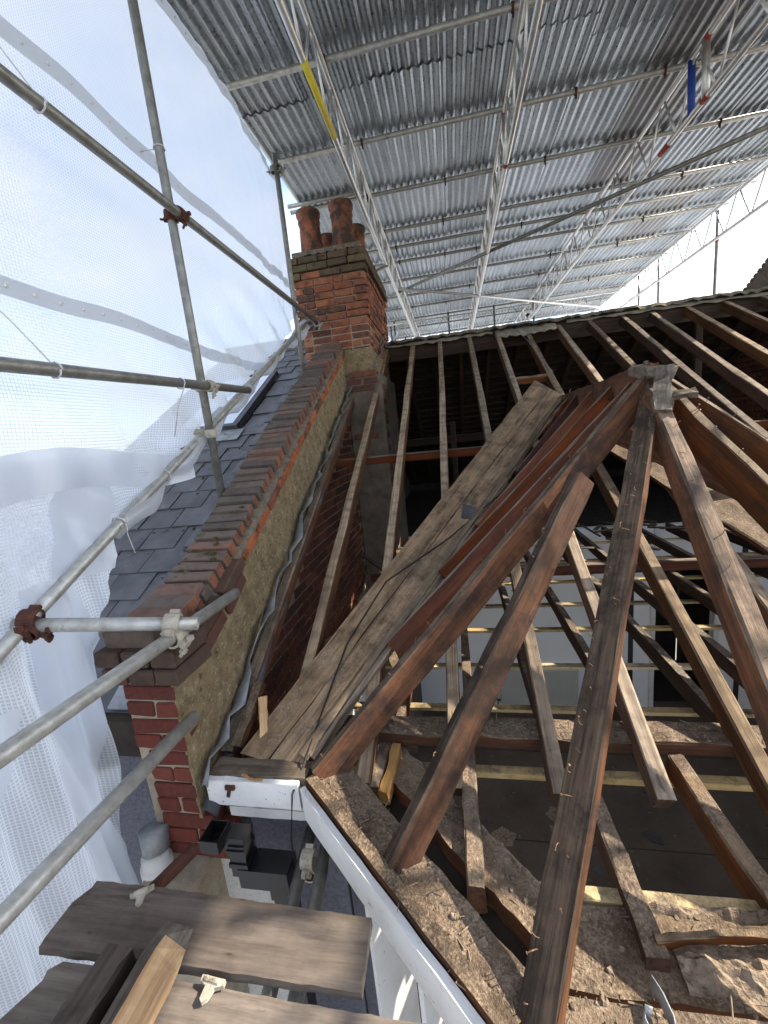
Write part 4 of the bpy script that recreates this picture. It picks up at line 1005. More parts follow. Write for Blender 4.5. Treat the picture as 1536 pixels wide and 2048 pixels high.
# rainwater goods
dp = root('downpipe', 'black square plastic hopper, offset and downpipe tucked under the eaves', 'downpipe', loc=(-0.95, 1.15, -1.6))
def openbox(mb, c, d, t=0.005):
    x, y, z = d
    mb.box((c[0], c[1] - y / 2, c[2]), (x, t, z)); mb.box((c[0], c[1] + y / 2, c[2]), (x, t, z)); mb.box((c[0] - x / 2, c[1], c[2]), (t, y, z)); mb.box((c[0] + x / 2, c[1], c[2]), (t, y, z)); mb.box((c[0], c[1], c[2] - z / 2), (x, y, t))
m_ = MB(); openbox(m_, (-1.005, 1.15, -1.455), (0.075, 0.085, 0.055)); m_.box((-1.005, 1.15, -1.43), (0.001, 0.001, 0.001)); m_.obj('hopper', BLACKPL, dp)
m_ = MB(); m_.box((-0.925, 1.17, -1.475), (0.085, 0.065, 0.062)); m_.obj('offset', BLACKPL, dp)
m_ = MB(); m_.box((-0.915, 1.165, -1.545), (0.068, 0.066, 0.14)); m_.box((-0.915, 1.165, -1.50), (0.078, 0.076, 0.02)); m_.box((-0.915, 1.165, -1.56), (0.078, 0.076, 0.02)); m_.obj('bend', BLACKPL, dp)
m_ = MB(); m_.box((-0.82, 1.17, -1.615), (0.20, 0.09, 0.085)); m_.obj('gutter_end', BLACKPL, dp)
m_ = MB(); m_.box((-0.765, 1.17, -3.0), (0.065, 0.065, 2.7)); m_.box((-0.765, 1.17, -1.68), (0.078, 0.078, 0.06)); m_.obj('pipe', BLACKPL, dp)

# ------------------------------------------------------------------ scaffold tubes on the left
tube('scaffold_tube', (-1.42, 2.235, 3.05), (-1.42, 2.252, -0.27), GALV_D, label='dark upright tube crossing the middle of the white sheeting down to the slates')
tube('scaffold_tube', (-1.365, -1.0, 1.275), (-1.365, 4.62, 1.285), GALV_D, label='upper horizontal tube across the white sheeting ending at the chimney')
tube('scaffold_tube', (-1.372, -0.9, 0.255), (-1.372, 2.72, 0.405), GALV_D, label='lower nearly level tube across the white sheeting above the skylight')
tube('scaffold_tube', (-1.475, 0.2, -0.95), (-1.475, 4.62, 1.345), GALV, label='sloping tube along the lower edge of the upper sheeting, following the slates')
tube('scaffold_tube', (-1.43, 4.05, 2.62), (-1.43, 4.06, 0.55), GALV_D, label='upright tube beside the gap of sky left of the chimney pots')
tube('scaffold_tube', (-1.05, -0.6, -0.585), (-1.05, 1.64, -0.652), GALV, label='galvanised handrail tube ending over the parapet, upper of two')
tube('scaffold_tube', (-1.05, -0.6, -0.915), (-1.05, 1.225, -0.985), GALV, label='bright scuffed tube ending in front of the brick pier, lower of two')
tube('scaffold_tube', (-1.53, 1.03, -0.50), (-0.972, 1.248, -0.612), GALV, label='short open-ended tube clamped across the foot of the parapet')
tube('scaffold_tube', (-1.10, 0.86, -1.40), (-1.02, 1.06, -1.40), RUST, label='rust brown tube stub poking out beside the far scaffold board', r=0.022)
tube('scaffold_tube', (-0.70, 1.35, -1.60), (-0.60, 0.2, -1.63), GALV_D, label='grey tube below the eaves, left of two under the boards')
tube('scaffold_tube', (-0.60, 1.28, -1.56), (-0.50, 0.2, -1.60), GALV_D, label='grey tube below the eaves, right of two beside the canted fascia')
tube('scaffold_tube', (-0.6, 0.60, -1.42), (-0.13, 0.62, -1.42), GALV, label='tube stub showing under the right end of the near scaffold board')
def coupler(p, d1, d2, off, mat, label, sc=1.0):
    """right angle coupler: two hinged half collars back to back with bolts"""
    r = root('scaffold_coupler', label, 'coupler', 'scaffold couplers', p)
    p = Vector(p); d1 = Vector(d1).normalized(); d2 = Vector(d2).normalized(); off = Vector(off)
    for c, d in ((p - off * 0.5, d1), (p + off * 0.5, d2)):
        m = MB(); x = d.cross(Vector((0, 0, 1)) if abs(d.z) < .9 else Vector((1, 0, 0))).normalized(); y = d.cross(x); n = 14; R0, R1 = 0.0255 * sc, 0.033 * sc; w_ = 0.024 * sc
        vs = []; 
        for s_, R in ((-w_, R0), (-w_, R1), (-w_ * .4, R1 * 1.06), (w_ * .4, R1 * 1.06), (w_, R1), (w_, R0)):
            vs += [c + d * s_ + (x * math.cos(2 * PI * k / n) + y * math.sin(2 * PI * k / n)) * R for k in range(n)]
        m.add(vs, [(i * n + k, i * n + (k + 1) % n, (i + 1) * n + (k + 1) % n, (i + 1) * n + k) for i in range(5) for k in range(n)])
        e = (x * 0.8 + y * 0.6)
        m.box(c + e * 0.042 * sc, (0.02 * sc, 0.026 * sc, 0.03 * sc), frame(Vector(), e, d).to_3x3())
        m.box(c - e * 0.038 * sc, (0.014 * sc, 0.03 * sc, 0.03 * sc), frame(Vector(), e, d).to_3x3())
        m.obj('collar', mat, r)
        m = MB(); q = d.cross(e); b0 = c + e * 0.047 * sc
        m.tube(b0 - q * 0.03 * sc, b0 + q * 0.055 * sc, 0.006 * sc, 8); m.tube(b0 + q * 0.022 * sc, b0 + q * 0.036 * sc, 0.0125 * sc, 6); m.box(b0 - q * 0.028 * sc, (0.016 * sc,) * 3)
        m.obj('bolt', mat, r)
    return r
coupler((-1.393, 2.24, 1.28), (0, 1, 0), (0, 0, 1), (-0.054, 0, 0), RUST, 'rusty red coupler where the dark upright crosses the upper sheeting tube')
coupler((-1.396, 2.245, 0.385), (0, 1, 0.04), (0, 0, 1), (-0.05, 0, 0), BUFFSTEEL, 'buff coupler where the dark upright crosses the lower sheeting tube')
coupler((-1.447, 2.25, 0.115), (0, 0, 1), (0, 1, 0.52), (-0.055, 0, 0), BUFFSTEEL, 'brown coupler where the upright meets the sloping tube by the skylight')
coupler((-1.46, 1.06, -0.51), (0, 1, 0.52), (0.93, 0.35, -0.18), (0, 0, 0.03), RUST, 'rust brown coupler on the sloping tube at the far left edge', 1.1)
coupler((-1.05, 1.215, -0.62), (0, 1, -0.03), (0.93, 0.35, -0.18), (0, 0, 0.052), BUFFSTEEL, 'buff coupler joining the short tube to the upper handrail tube', 1.1)
coupler((-0.65, 1.18, -1.585), (0, 1, 0), (1, 0, 0), (0, 0, 0.05), BUFFSTEEL, 'dirty coupler on the tubes down below the eaves')
coupler((-1.43, 4.05, 2.50), (0, 0, 1), (0, 1, 0), (0.05, 0, 0), GALV_D, 'grey coupler at the top of the upright beside the tin roof edge')
coupler((-1.39, 4.50, 1.27), (0, 1, 0), (0, 1, .5), (-0.06, 0, 0.02), GALV, 'pale coupler at the tube ends against the chimney brickwork')
coupler((2.05, 11.3, 2.60), (0, 0, 1), (1, 0, 0), (0, .05, 0), RUST, 'dark coupler on the far lattice beam under the tin roof')

# ------------------------------------------------------------------ temporary tin roof on lattice beams
tr = root('temporary_roof', 'corrugated tin roof sheets on galvanised tubes and aluminium lattice beams overhead', 'temporary roof', loc=(1.3, 6, 3.0))
def tin(w_, L, seed):
    r = random.Random(seed); per = 0.083; seg = 6; n = int(round(w_ / per)) * seg; amp = 0.0115; vs = []; fs = []; ny = 4
    for j in range(ny + 1):
        y = L * j / ny
        for i in range(n + 1):
            vs.append((w_ * i / n, y, amp * math.cos(2 * PI * i / seg) + r.uniform(-.0008, .0008)))
    for j in range(ny):
        for i in range(n): fs.append((j * (n + 1) + i, (j + 1) * (n + 1) + i, (j + 1) * (n + 1) + i + 1, j * (n + 1) + i + 1))
    me = mesh('corrugated_sheet', vs, fs, TIN, True)
    return me
TINM = [tin(0.664, 2.62, 1), tin(0.664, 2.62, 2), tin(0.664, 2.62, 3)]
rows = [0.55, 2.05, 4.15, 6.55, 8.95, 11.35]
rt_ = random.Random(21)
for c in range(10):
    x = -1.76 + c * 0.613
    for j, y in enumerate(rows):
        o = place('corrugated_sheet', rt_.choice(TINM), tr, (x, y + rt_.uniform(-.12, .12), 3.036 + 0.006 * (c % 2) + (0.007 if j % 2 else 0)), Rz(rt_.uniform(-.004, .004)) @ Rx(rt_.uniform(-.002, .002)))
TY = [0.9, 1.85, 2.82, 3.77, 4.76, 5.72, 6.69, 7.28, 7.86, 8.75, 9.7, 10.6, 11.6, 12.5, 13.6]
for i, y in enumerate(TY):
    tube('roof_tube', (-1.72 if y != 5.72 else -1.90, y, 3.0), (4.45, y + rt_.uniform(-.02, .02), 3.0), GALV, tr)
tube('roof_tube', (-1.88, 5.58, 3.0), (-0.9, 5.60, 3.0), GALV, tr)
def lattice(a, b, depth, lean=0.0, pitch=0.56, mat=ALU, paint=None):
    """ladder beam: two chords with zigzag lacing and a few uprights"""
    a, b = Vector(a), Vector(b); d = (b - a); L = d.length; d.normalize(); dn = Vector((0, 0, -depth))
    rt0 = root  # parts hang straight under the roof thing
    lb = tube('lattice_beam', a, b, mat, tr, r=0.021)
    o = tube('bottom_chord', a + dn, b + dn, mat, None, r=0.024)
    M = o.matrix_basis.copy(); o.parent = lb; o.matrix_basis = wloc(lb).inverted() @ M
    n = int(L / pitch)
    for i in range(n):
        p = a + d * (i * pitch + 0.05); q = a + d * (i * pitch + pitch * 0.5)
        e1 = (p, q + dn) ; e2 = (q + dn + d * 0.03, a + d * (i * pitch + pitch * 0.98))
        for (s_, e_) in (e1, e2):
            m = MB(); m.tube(s_, e_, 0.0105, 7); me = m.mesh('lacing', mat, True, s_)
            oo = link('lacing', me, None, Matrix.Translation(s_)); MM = oo.matrix_basis.copy(); oo.parent = lb; oo.matrix_basis = wloc(lb).inverted() @ MM
    def sub(name, s_, e_, r, mt):
        m = MB(); m.tube(s_, e_, r, 12); oo = link(name, m.mesh(name, mt, True, s_), None, Matrix.Translation(s_)); MM = oo.matrix_basis.copy(); oo.parent = lb; oo.matrix_basis = wloc(lb).inverted() @ MM
    for (nm, t0, t1, wh, r, mt) in (paint or []):
        P = a + d * ((t0 - a.y)); Q = a + d * ((t1 - a.y))
        if wh == 'b': P, Q = P + dn, Q + dn
        elif wh == 'v': Q = Q + dn
        sub(nm, P, Q, r, mt)
    return lb
lattice((-0.815, 0.6, 2.935), (-0.80, 13.6, 2.935), 0.43, paint=[('yellow_tape', 3.10, 3.84, 'b', 0.0255, YELLOW)])
lattice((0.70, 0.6, 2.935), (0.69, 13.6, 2.935), 0.43, paint=[('sleeve', 4.72, 4.70, 'v', 0.026, ALU), ('red_mark', 4.69, 4.76, 't', 0.024, REDPAINT), ('red_mark', 4.70, 4.76, 'b', 0.0265, REDPAINT)])
lattice((2.36, 0.6, 2.935), (2.06, 13.6, 2.935), 0.43, paint=[('blue_sleeve', 4.62, 4.60, 'v', 0.029, BLUE), ('sleeve', 4.42, 4.40, 'v', 0.029, ALU), ('red_mark', 4.36, 4.44, 't', 0.026, REDPAINT), ('red_mark', 4.36, 4.44, 'b', 0.027, REDPAINT), ('red_mark', 4.95, 5.12, 'b', 0.0265, REDPAINT)])
lattice((4.27, 0.6, 2.935), (4.27, 13.6, 2.935), 0.43)
lattice((-1.7, 11.35, 2.86), (4.3, 11.45, 2.86), 0.46)
lattice((-1.7, 13.9, 2.75), (4.3, 13.9, 2.75), 0.46)
tube('brace_tube', (-0.9, 7.98, 2.52), (3.9, 4.36, 2.47), GALV_D, tr)
tube('brace_tube', (-0.75, 7.65, 2.50), (4.2, 11.5, 2.48), ALU, tr)
tube('brace_tube', (-0.95, 6.1, 2.25), (-0.80, 6.6, 2.50), GALV_D, tr)
for (x, y) in ((4.40, 8.03), (4.40, 9.93), (4.40, 10.85), (0.1, 11.4), (1.25, 11.4), (2.2, 11.35), (-1.35, 11.6), (-1.25, 13.5), (-1.5, 12.0), (4.4, 5.6), (4.4, 2.2)):
    tube('roof_post', (x, y, 2.98), (x, y, -3.5), GALV_D, tr)
# red collar on the nearest right post
m_ = MB(); m_.tube((4.40, 8.03, 2.62), (4.40, 8.03, 2.52), 0.0255, 12); m_.obj('red_mark', REDPAINT, tr, True)
# wire ties on the roof tubes
TIE = MB(); TIE.tube((0, -0.006, 0), (0, 0.012, 0), 0.032, 10); TIE.box((0, 0.0, -0.042), (0.014, 0.014, 0.04)); TIEM = TIE.mesh('tie', RUST)
for y in TY[:12]:
    for x in (-0.78, 0.13, 0.66, 1.36, 2.1, 2.6, 3.2):
        if rt_.random() < 0.6: place('tie', TIEM, tr, (x + rt_.uniform(-.1, .1), y, 3.0), Rz(PI / 2))
for (x, y) in ((-1.66, 3.77), (-1.5, 4.76)):
    m_ = MB(); m_.sweep([(x + 0.03 * math.sin(k * .9), y + 0.027 * math.cos(k * 2), 3.0 + 0.028 * math.sin(k * 2)) for k in range(13)], 0.004, 5); m_.obj('cord_tie', STRING, tr)

# ------------------------------------------------------------------ sheeting
def sheet(parent, name, f, nu, nv, mat, kind=None):
    vs = []; uvs = []; fs = []
    for i in range(nu + 1):
        for j in range(nv + 1):
            p, uv = f(i / nu, j / nv); vs.append(p); uvs.append(uv)
    for i in range(nu):
        for j in range(nv): fs.append((i * (nv + 1) + j, (i + 1) * (nv + 1) + j, (i + 1) * (nv + 1) + j + 1, i * (nv + 1) + j + 1))
    return link(name, mesh(name, vs, fs, mat, True, uvs), parent)
def nz(x, y, z, s=1.0): return mnoise.noise(Vector((x * s + 3.1, y * s + 1.7, z * s)))
TS = 0.519
def diagz(y): return -0.60 + TS * (y - 0.874)
def topz(y): return 2.62 + 0.20 * min(1, max(0, (y - 2.2) / 1.0)) - 0.30 * max(0, (y - 3.55)) - (0.03 * math.sin((y - 1.1) * 3.3))
def netx(y, z):
    x = -1.56 + 0.035 * nz(y, z, 0.3, 0.9) + 0.010 * nz(y, z, 2, 4.0)
    e = max(0, (y - 2.6) / 1.9)                      # vertical pulls towards the far edge
    x += 0.022 * e * math.sin(y * 17 + 1.3 * z) * (0.5 + 0.5 * nz(y, z, 5, 2)) + 0.012 * e * math.sin(y * 41 + z)
    lo = max(0, 1 - (z - diagz(y)) / 0.75)           # diagonal creases towards the lower tie points
    x += 0.026 * lo * math.sin((y * 0.55 + z) * 15) + 0.016 * lo * math.sin((y * 1.5 + z) * 24 + 1)
    return x
us = root('debris_netting', 'white reinforced plastic sheeting stretched behind the left scaffold tubes', 'sheeting', loc=(-1.55, 1.5, 1))
ZR = 4.62
def yedge(z): return 4.40 + 0.05 * math.sin(z * 5) + 0.02 * math.sin(z * 13)
def strip(z0, z1, extra=0.0):
    def f(u, v):
        y = -1.6 + (ZR + 1.6) * u
        zb = z0 if z0 is not None else max(diagz(y) - 0.03, -0.9)
        zt = z1 if z1 is not None else topz(y)
        wv = 0.009 * math.sin(y * 4.1) + 0.005 * math.sin(y * 11) 
        if z0 is not None: zb += wv
        if z1 is not None: zt += wv
        zb = max(zb, diagz(y) - 0.03); zt = max(zt, zb)
        z = zb + (zt - zb) * v
        yy = y if y < 4.0 else 4.0 + (y - 4.0) * (yedge(z) - 4.0) / (ZR - 4.0)
        return (netx(yy, z) + extra, yy, z), (yy, z + 0.25 * (netx(yy, z)))
    return f
sheet(us, 'sheet', strip(None, 0.66), 130, 26, NET)
sheet(us, 'sheet', strip(0.66, 1.63), 120, 20, NET)
sheet(us, 'sheet', strip(1.63, None), 120, 20, NET_FINE)
def band(z0, wd):
    def f(u, v):
        y = -1.6 + (yedge(z0) + 1.6) * u; wv = 0.009 * math.sin(y * 4.1) + 0.005 * math.sin(y * 11)
        z = max((z0(y) if callable(z0) else z0) + wv - wd / 2 + wd * v, diagz(y) - 0.02)
        return (netx(y, z) + 0.006, y, z), (y, z)
    return f
def topband(u, v):
    y = -1.6 + 6.0 * u; z = topz(y) - 0.10 + 0.085 * v
    return (netx(y, z) + 0.006, y, z), (y, z)
EYE = MB(); EYE.tube((0, 0, 0), (0.003, 0, 0), 0.0075, 10); EYEM = EYE.mesh('eyelet', PAINT, True)
for z0 in (0.665, 1.64):
    b_ = sheet(us, 'eyelet_band', band(z0, 0.085) if z0 < 1 else (lambda u, v: ((netx(-1.6 + 5.97 * u, 1.64) + 0.006, -1.6 + 5.97 * u, 1.64 + 0.02 * math.sin((-1.6 + 5.97 * u) * 4.1) + 0.012 * math.sin((-1.6 + 5.97 * u) * 11) - 0.043 + 0.086 * v), (u * 6, v))), 110, 2, NETBAND) if False else None
def band2(z0, wd):
    def f(u, v):
        y = -1.6 + 5.95 * u; wv = 0.009 * math.sin(y * 4.1) + 0.005 * math.sin(y * 11)
        z = max(z0 + wv - wd / 2 + wd * v, diagz(y) - 0.02)
        return (netx(y, z) + 0.006, y, z), (y, z)
    return f
for z0, w_ in ((0.665, 0.07), (1.64, 0.085)):
    b_ = sheet(us, 'eyelet_band', band2(z0, w_), 110, 2, NETBAND)
    y = 0.6
    while y < 4.35:
        z = z0 + 0.009 * math.sin(y * 4.1) + 0.005 * math.sin(y * 11)
        if z > diagz(y) + 0.03:
            o = link('eyelet', EYEM, b_, Matrix.Translation((netx(y, z) + 0.008, y, z)))
        y += 0.105
b_ = sheet(us, 'eyelet_band', topband, 110, 2, NETBAND)
y = 1.9
while y < 4.35:
    link('eyelet', EYEM, b_, Matrix.Translation((netx(y, topz(y) - 0.055) + 0.008, y, topz(y) - 0.055))); y += 0.12
# bunched lower hem wrapped on the sloping tube
hp = []; hr = []
for i in range(46):
    y = 1.5 + i * 0.067; hp.append((-1.49 + 0.02 * math.sin(i * .7), y, diagz(y) - 0.035 + 0.02 * math.sin(i * 1.3))); hr.append(0.022 + 0.02 * abs(math.sin(i * .55)) * (0.35 if 22 < i < 38 else 1) + random.uniform(0, .008) + (0.02 if i > 38 else 0))
m_ = MB(); m_.sweep(hp, hr, 10); m_.obj('bunched_hem', NETSOLID, us, True)
# lower curtain hanging over the tube to below the boards
lc = root('debris_netting', 'crumpled white netting curtain hanging in folds beside the brick pier', 'sheeting', loc=(-1.5, 0.9, -1.2))
CZ = [(0.02, 2.02), (-0.11, 1.86), (-0.33, 1.49), (-0.53, 1.40), (-0.73, 1.29), (-1.21, 1.265), (-1.6, 1.24), (-2.1, 1.22), (-3.2, 1.15)]
def cedge(z):
    for (z0, y0), (z1, y1) in zip(CZ, CZ[1:]):
        if z <= z0 and z >= z1: return y0 + (y1 - y0) * (z0 - z) / (z0 - z1)
    return CZ[-1][1] if z < -3 else CZ[0][1]
def curt(x0, amp, ph=0.0):
    def f(u, v):
        z = 0.04 - 3.2 * v ** 1.15
        y = -1.4 + (cedge(z) + 1.4) * u
        hang = min(1, max(0, (-z - 0.10) / 0.6))
        fold = math.sin(y * 9 + 1.2 * math.sin(z * 1.1 + y) + ph) * 0.6 + 0.4 * math.sin(y * 23 + z * 2 + ph) + 0.3 * math.sin(y * 37 - z * 3) + 0.22 * math.sin(y * 71 + z * 5)
        e = max(0, 1 - (cedge(z) - y) / 0.8)
        x = x0 + amp * hang * (0.4 + 0.9 * e) * fold + 0.03 * nz(y, z, 1, 1.8) + 0.012 * nz(y, z, 3, 6)
        x += 0.02 * (1 - hang) * math.sin((y + z * 1.4) * 16)
        return (x, y, z), (y * 1.12 + 0.35 * x, z * 1.03 + 0.3 * x)
    return f
sheet(lc, 'sheet', curt(-1.50, 0.07), 220, 80, NET)
def solidstrip(ya, yb, z0, z1, lean, x0=-1.485):
    g_ = curt(x0, 0.07)
    def f(u, v):
        z = z0 + (z1 - z0) * v; yy = ya + (yb - ya) * u + lean * (z0 - z) + 0.03 * math.sin(z * 6)
        ue = (yy + 1.4) / (cedge(z) + 1.4); vv = max(0, (0.04 - z) / 3.2) ** (1 / 1.15)
        p, uv = g_(min(ue, 1), vv); return p, uv
    return f
sheet(lc, 'solid_hem', solidstrip(1.34, 1.60, -0.02, -0.44, -0.35), 8, 20, NETSOLID)
sheet(lc, 'solid_hem', solidstrip(1.10, 1.30, -0.40, -2.4, -0.06), 12, 40, NETSOLID)
sheet(lc, 'solid_hem', solidstrip(0.72, 0.92, -0.75, -2.4, -0.25), 12, 40, NETSOLID)
sheet(lc, 'solid_hem', (lambda u, v: ((-1.475 + 0.012 * math.sin(u * 40), 0.5 + 1.6 * u, 0.05 - 0.16 * v - 0.03 * math.sin(u * 9)), (u, v))), 60, 4, NETSOLID)
# far sheeting
rs = root('debris_netting', 'bright white sheeting along the far right side below the tin roof', 'sheeting', loc=(4.75, 9.5, 1))
sheet(rs, 'sheet', lambda u, v: ((4.75 + 0.04 * math.sin(u * 30) * v, 5.4 + 9.6 * u, -3.5 + 6.45 * v), (9.6 * u, 6.45 * v)), 80, 10, NETSOLID)
for z in (1.55, 2.72): sheet(rs, 'eyelet_band', lambda u, v, z=z: ((4.735, 5.6 + 9.4 * u, z + 0.09 * v + .02 * math.sin(u * 22)), (u, v)), 50, 1, NETBAND)
bs = root('debris_netting', 'pale sheeting across the far end beyond the ridge', 'sheeting', loc=(1.4, 15, 1))
sheet(bs, 'sheet', lambda u, v: ((-1.75 + 6.5 * u, 15 + 0.05 * math.sin(u * 25), -3.5 + 6.45 * v), (6.5 * u, 6.45 * v)), 50, 10, NETSOLID)
for z in (1.2, 1.75, 2.3): sheet(bs, 'eyelet_band', lambda u, v, z=z: ((-1.75 + 6.5 * u, 14.98, z + 0.08 * v), (u, v)), 30, 1, NETBAND)
# cord ties round the tubes
def cordloop(c, d, r, label, tail):
    c = Vector(c); d = Vector(d).normalized(); x = d.cross(Vector((0, 0, 1))).normalized() if abs(d.z) < .9 else Vector((1, 0, 0)); y = d.cross(x)
    m = MB(); m.sweep([c + d * (0.006 * k / 8) + (x * math.cos(k * .7) + y * math.sin(k * .7)) * r for k in range(10)], 0.0035, 6)
    if tail: m.sweep([c + (x * math.cos(.5) + y * math.sin(.5)) * r, c + Vector(tail) * 0.45 + Vector((0, .01, .01)), c + Vector(tail)], 0.0025, 5)
    o = m.obj('cord_tie', STRING, None, True); tag(o, label, 'cord')
cordloop((-1.365, 1.47, 1.276), (0, 1, 0), 0.028, 'pale cord loop round the upper sheeting tube near the left edge', (-0.17, -0.10, 0.36))
cordloop((-1.372, 1.29, 0.345), (0, 1, 0), 0.028, 'pale cord loop round the lower sheeting tube near the left edge', (-0.17, -0.12, 0.34))
cordloop((-1.42, 2.243, 1.60), (0, 0, 1), 0.028, 'pale cord tied round the dark upright at the eyelet band', (-0.14, 0.03, 0.03))
cordloop((-1.372, 1.98, 0.372), (0, 1, 0), 0.028, 'thin cord hanging below the lower sheeting tube beside the upright', (-0.14, 0.07, -0.26))
cordloop((-1.475, 1.52, diagz(1.52)), (0, 1, .5), 0.034, 'white cord tying the crumpled curtain to the sloping tube', (0.03, 0.02, -0.14))
cordloop((-1.475, 1.86, diagz(1.86)), (0, 1, .5), 0.034, 'white cord tying the hem to the sloping tube beside the slates', (-.02, -0.16, 0.04))

# ------------------------------------------------------------------ scaffold boards and offcuts by the camera
def sboard(label, pts, z, th, mat, name='scaffold_board', rag=0.006, cat='board'):
    a, b, c, d = [Vector((x, y, z)) for x, y in pts]; M = frame(a, b); inv = M.inverted(); A, B, C, D_ = [inv @ v for v in (a, b, c, d)]
    n, m = 30, 8; vs = []; fs = []
    for i in range(n + 1):
        l = A.lerp(B, i / n); r = D_.lerp(C, i / n); sy = random.uniform(-.002, .002)
        for k in range(m + 1):
            p = l.lerp(r, k / m)
            if i == 0: p.x += random.uniform(-rag, rag) * 2
            if i == n: p.x += random.uniform(-rag, rag) * 0.5
            p.y += sy; p.z += 0.0022 * nz(p.x * 3, p.y * 9, 0, 3.0) + (-.004 if k in (0, m) else 0) + 0.004 * math.sin(p.x * 5)
            vs.append(p.copy())
        vs.append(r + Vector((random.uniform(-.002, .002), sy, -th))); vs.append(l + Vector((0, sy, -th)))
    q = m + 3
    for i in range(n):
        for k in range(q): fs.append((i * q + k, (i + 1) * q + k, (i + 1) * q + (k + 1) % q, i * q + (k + 1) % q)[::-1])
    fs.append(tuple(range(q))); fs.append(tuple(range(n * q + q - 1, n * q - 1, -1)))
    me = mesh(name, vs, fs, mat)
    import bmesh
    b_ = bmesh.new(); b_.from_mesh(me); bmesh.ops.recalc_face_normals(b_, faces=b_.faces); b_.to_mesh(me); b_.free()
    o = link(name, me, None, M)
    return tag(o, label, cat, 'scaffold boards')
sboard('far grey brown scaffold board lying between the white netting and the canted fascia', [(-1.27, 0.705), (-0.312, 0.715), (-0.318, 0.872), (-1.245, 0.882)], -1.33, 0.034, W_BOARD)
sboard('near grey brown scaffold board under the two timber offcuts', [(-1.24, 0.50), (-0.13, 0.50), (-0.15, 0.685), (-1.17, 0.69)], -1.345, 0.034, W_BOARD)
timber(None, 'timber_offcut', (-0.955, 0.685, -1.245), (-0.955, 0.30, -1.235), 0.085, 0.085, W_BLACK, (0, 0, 1), 10, 0.004, label='black timber offcut lying on the near scaffold board', cat='timber')
def offcut():
    vs = []; fs = []; n = 14
    for i in range(n + 1):
        q = i / n; y = 0.755 - 0.46 * q
        cut = max(0, (0.17 - q) / 0.17)
        zt = -1.235 - 0.0 * q - 0.02 * cut; zb = -1.332 + 0.055 * cut
        for x, z in ((-0.87, zt), (-0.845 + random.uniform(-.001, .001), zt - 0.004), (-0.80 + 0.01 * cut + random.uniform(-.001, .001), zb + 0.004), (-0.825, zb - 0.0)):
            vs.append((x, y + random.uniform(-.001, .001), z))
    for i in range(n):
        for k in range(4): fs.append((i * 4 + k, i * 4 + (k + 1) % 4, (i + 1) * 4 + (k + 1) % 4, (i + 1) * 4 + k)[::-1])
    fs.append((0, 1, 2, 3)); fs.append((n * 4 + 3, n * 4 + 2, n * 4 + 1, n * 4))
    o0 = Vector((-0.85, 0.755, -1.25)); Rm = Rz(-PI / 2)
    inv = (Matrix.Translation(o0) @ Rm).inverted()
    me = mesh('timber_offcut', [inv @ Vector(v) for v in vs], fs, W_FRESH)
    import bmesh
    b_ = bmesh.new(); b_.from_mesh(me); bmesh.ops.recalc_face_normals(b_, faces=b_.faces); b_.to_mesh(me); b_.free()
    me.materials.append(W_GREY)
    for p in me.polygons:
        if (Rm.to_3x3() @ p.normal).z > 0.75: p.material_index = 1
    return tag(link('timber_offcut', me, None, Matrix.Translation(o0) @ Rm), 'freshly cut orange grained timber offcut beside the black one', 'timber')
offcut()
def clip(p, rz, label):
    m = MB(); R = Rz(rz).to_3x3()
    prof = [(-0.045, 0.012), (0.045, 0.016), (0.047, 0.0), (0.018, -0.012), (0.012, -0.04), (0.0, -0.052), (-0.013, -0.045), (-0.016, -0.012), (-0.042, -0.004)]
    pts = [Vector(p) + R @ Vector((x * .75, y * .75, 0)) for x, y in prof]
    m.prism(pts, (0, 0, 0.012)); m.tube(Vector(p) + R @ Vector((-.02, 0.003, .012)), Vector(p) + R @ Vector((.02, 0.003, .012)), 0.007, 8)
    o = m.obj('board_clip', BUFFSTEEL, None, False, None, True); tag(o, label, 'clip')
clip((-1.05, 0.855, -1.331), 0.5, 'grey metal clip gripping the outer edge of the far scaffold board')
clip((-0.70, 0.685, -1.338), -0.1, 'pale metal clip between the two scaffold boards')

# ------------------------------------------------------------------ small things
m_ = MB(); m_.sweep([(1.06, 3.95, 0.24), (0.62, 3.18, -0.22), (0.30, 2.80, -0.46), (-0.06, 2.45, -0.66), (-0.43, 2.16, -0.82), (-0.60, 1.83, -1.02), (-0.66, 1.52, -1.19), (-0.69, 1.32, -1.29), (-0.705, 1.235, -1.33), (-0.72, 1.20, -1.5), (-0.715, 1.17, -1.9)], 0.0045, 6)
tag(m_.obj('cable', CABLE, None, True), 'thin black cable trailing down the valley boards and over the white fascia', 'cable')
m_ = MB(); m_.sweep([(0.88, 5.62, 1.13), (0.93, 5.2, 0.92), (1.02, 4.4, 0.45)], 0.003, 5)
tag(m_.obj('cable', BLUECORD, None, True), 'thin cord hanging from the torn felt at the ridge', 'cable')
for k, (a, b) in enumerate((((-0.3, 3.9, -1.35), (0.5, 3.5, -1.36)),)):
    m_ = MB(); m_.sweep([Vector(a).lerp(Vector(b), q / 8) + Vector((0, 0.06 * math.sin(q * 1.7), -0.07 * math.sin(PI * q / 8))) for q in range(9)], 0.004, 5)
    tag(m_.obj('cable', CABLE, None, True), 'slack electric cable looped across the open ceiling joists', 'cable')
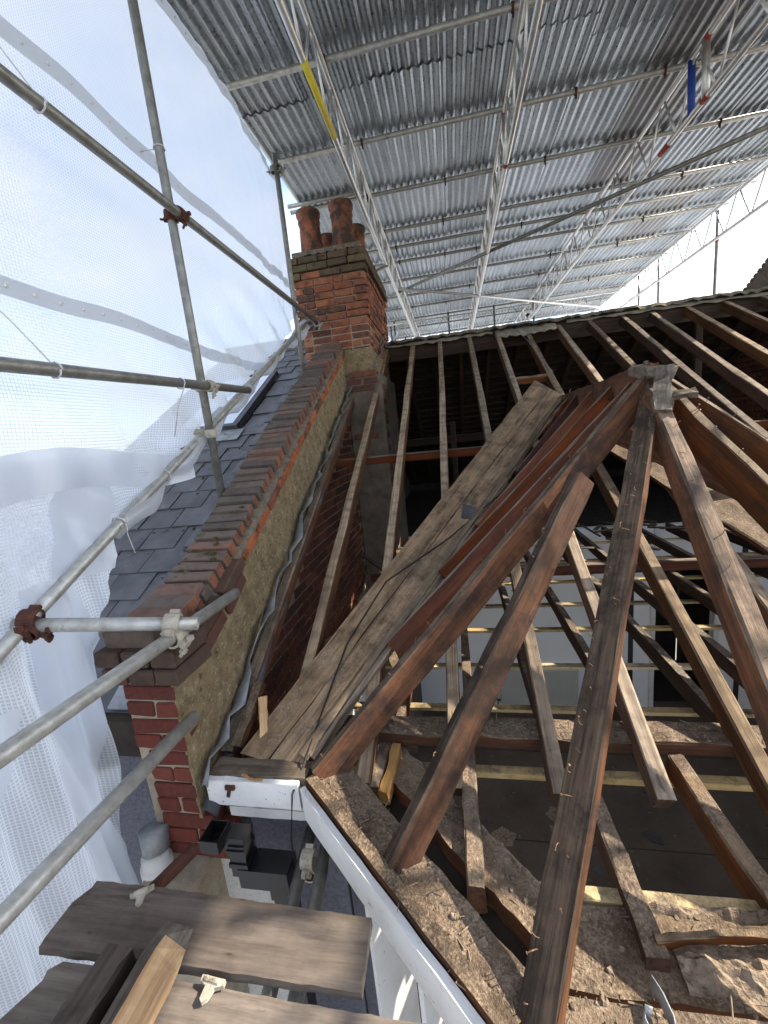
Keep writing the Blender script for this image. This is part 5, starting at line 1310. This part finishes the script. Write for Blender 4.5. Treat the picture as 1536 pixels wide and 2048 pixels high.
# bent metal strip
m_ = MB(); vs = []; fs = []
cp = [(0.365, 0.775, -1.262), (0.372, 0.74, -1.25), (0.375, 0.70, -1.245), (0.368, 0.672, -1.25), (0.345, 0.663, -1.262), (0.322, 0.675, -1.262), (0.315, 0.695, -1.25), (0.322, 0.71, -1.238), (0.335, 0.705, -1.236)]
for p in cp: vs += [Vector(p), Vector(p) + Vector((-0.004, 0, -0.034))]
for i in range(len(cp) - 1): fs.append((2 * i, 2 * i + 2, 2 * i + 3, 2 * i + 1))
o = link('metal_strip', mesh('metal_strip', vs, fs, LEAD, True)); md = o.modifiers.new('thickness', 'SOLIDIFY'); md.thickness = 0.003
tag(o, 'curled grey metal strip on the front wall plate', 'metal strip')
# slate scraps lying on the left valley boards
m_ = MB(); m_.prism([mrp(0.02, 2.62, 0.03), mrp(0.10, 2.60, 0.035), mrp(0.12, 2.70, 0.03), mrp(0.04, 2.73, 0.04)], RUP * 0.006)
tag(m_.obj('slate_scrap', SLATE, None, False, None, True), 'broken slate scrap caught beside the valley fillet', 'slate')
# aerial far behind the pots
ae = root('aerial', 'television aerial with thin rods seen between the chimney pots', 'aerial', loc=(-2.2, 7.6, 2.6))
m_ = MB(); m_.tube((-2.32, 7.6, 3.75), (-2.02, 7.6, 3.32), 0.008, 6); m_.tube((-2.1, 7.6, 3.42), (-2.1, 7.6, 0.5), 0.014, 6); m_.obj('boom', GALV, ae)
for i in range(7):
    q = i / 6; c = Vector((-2.32, 7.6, 3.75)).lerp(Vector((-2.02, 7.6, 3.32)), q)
    m_ = MB(); m_.tube(c + Vector((-.17, 0, -.03)), c + Vector((.17, 0, .03)), 0.004, 5); m_.obj('rod', GALV, ae)
# neighbour parapet rising beyond the ridge at the right
np_ = root('parapet', 'sloping brown brick parapet of the next house at the right end of the ridge', 'parapet', loc=(4.5, 7, 1))
m_ = MB(); m_.prism([(4.24, 8.6, 0.4), (4.24, 8.6, 0.6), (4.24, 6.2, 1.98), (4.24, 5.4, 1.5), (4.24, 5.4, 0.4)], (0.3, 0, 0)); m_.obj('parapet_render', CEMENT, np_)
for k in range(34):
    q = k / 33; p = Vector((4.38, 8.45, 0.72)).lerp(Vector((4.38, 6.2, 2.03)), q)
    place('coping_brick', brick_mesh('cope', (0.232, 0.062, 0.105), BR_COPE, 0.005, 7), np_, p, Rx(-0.53))
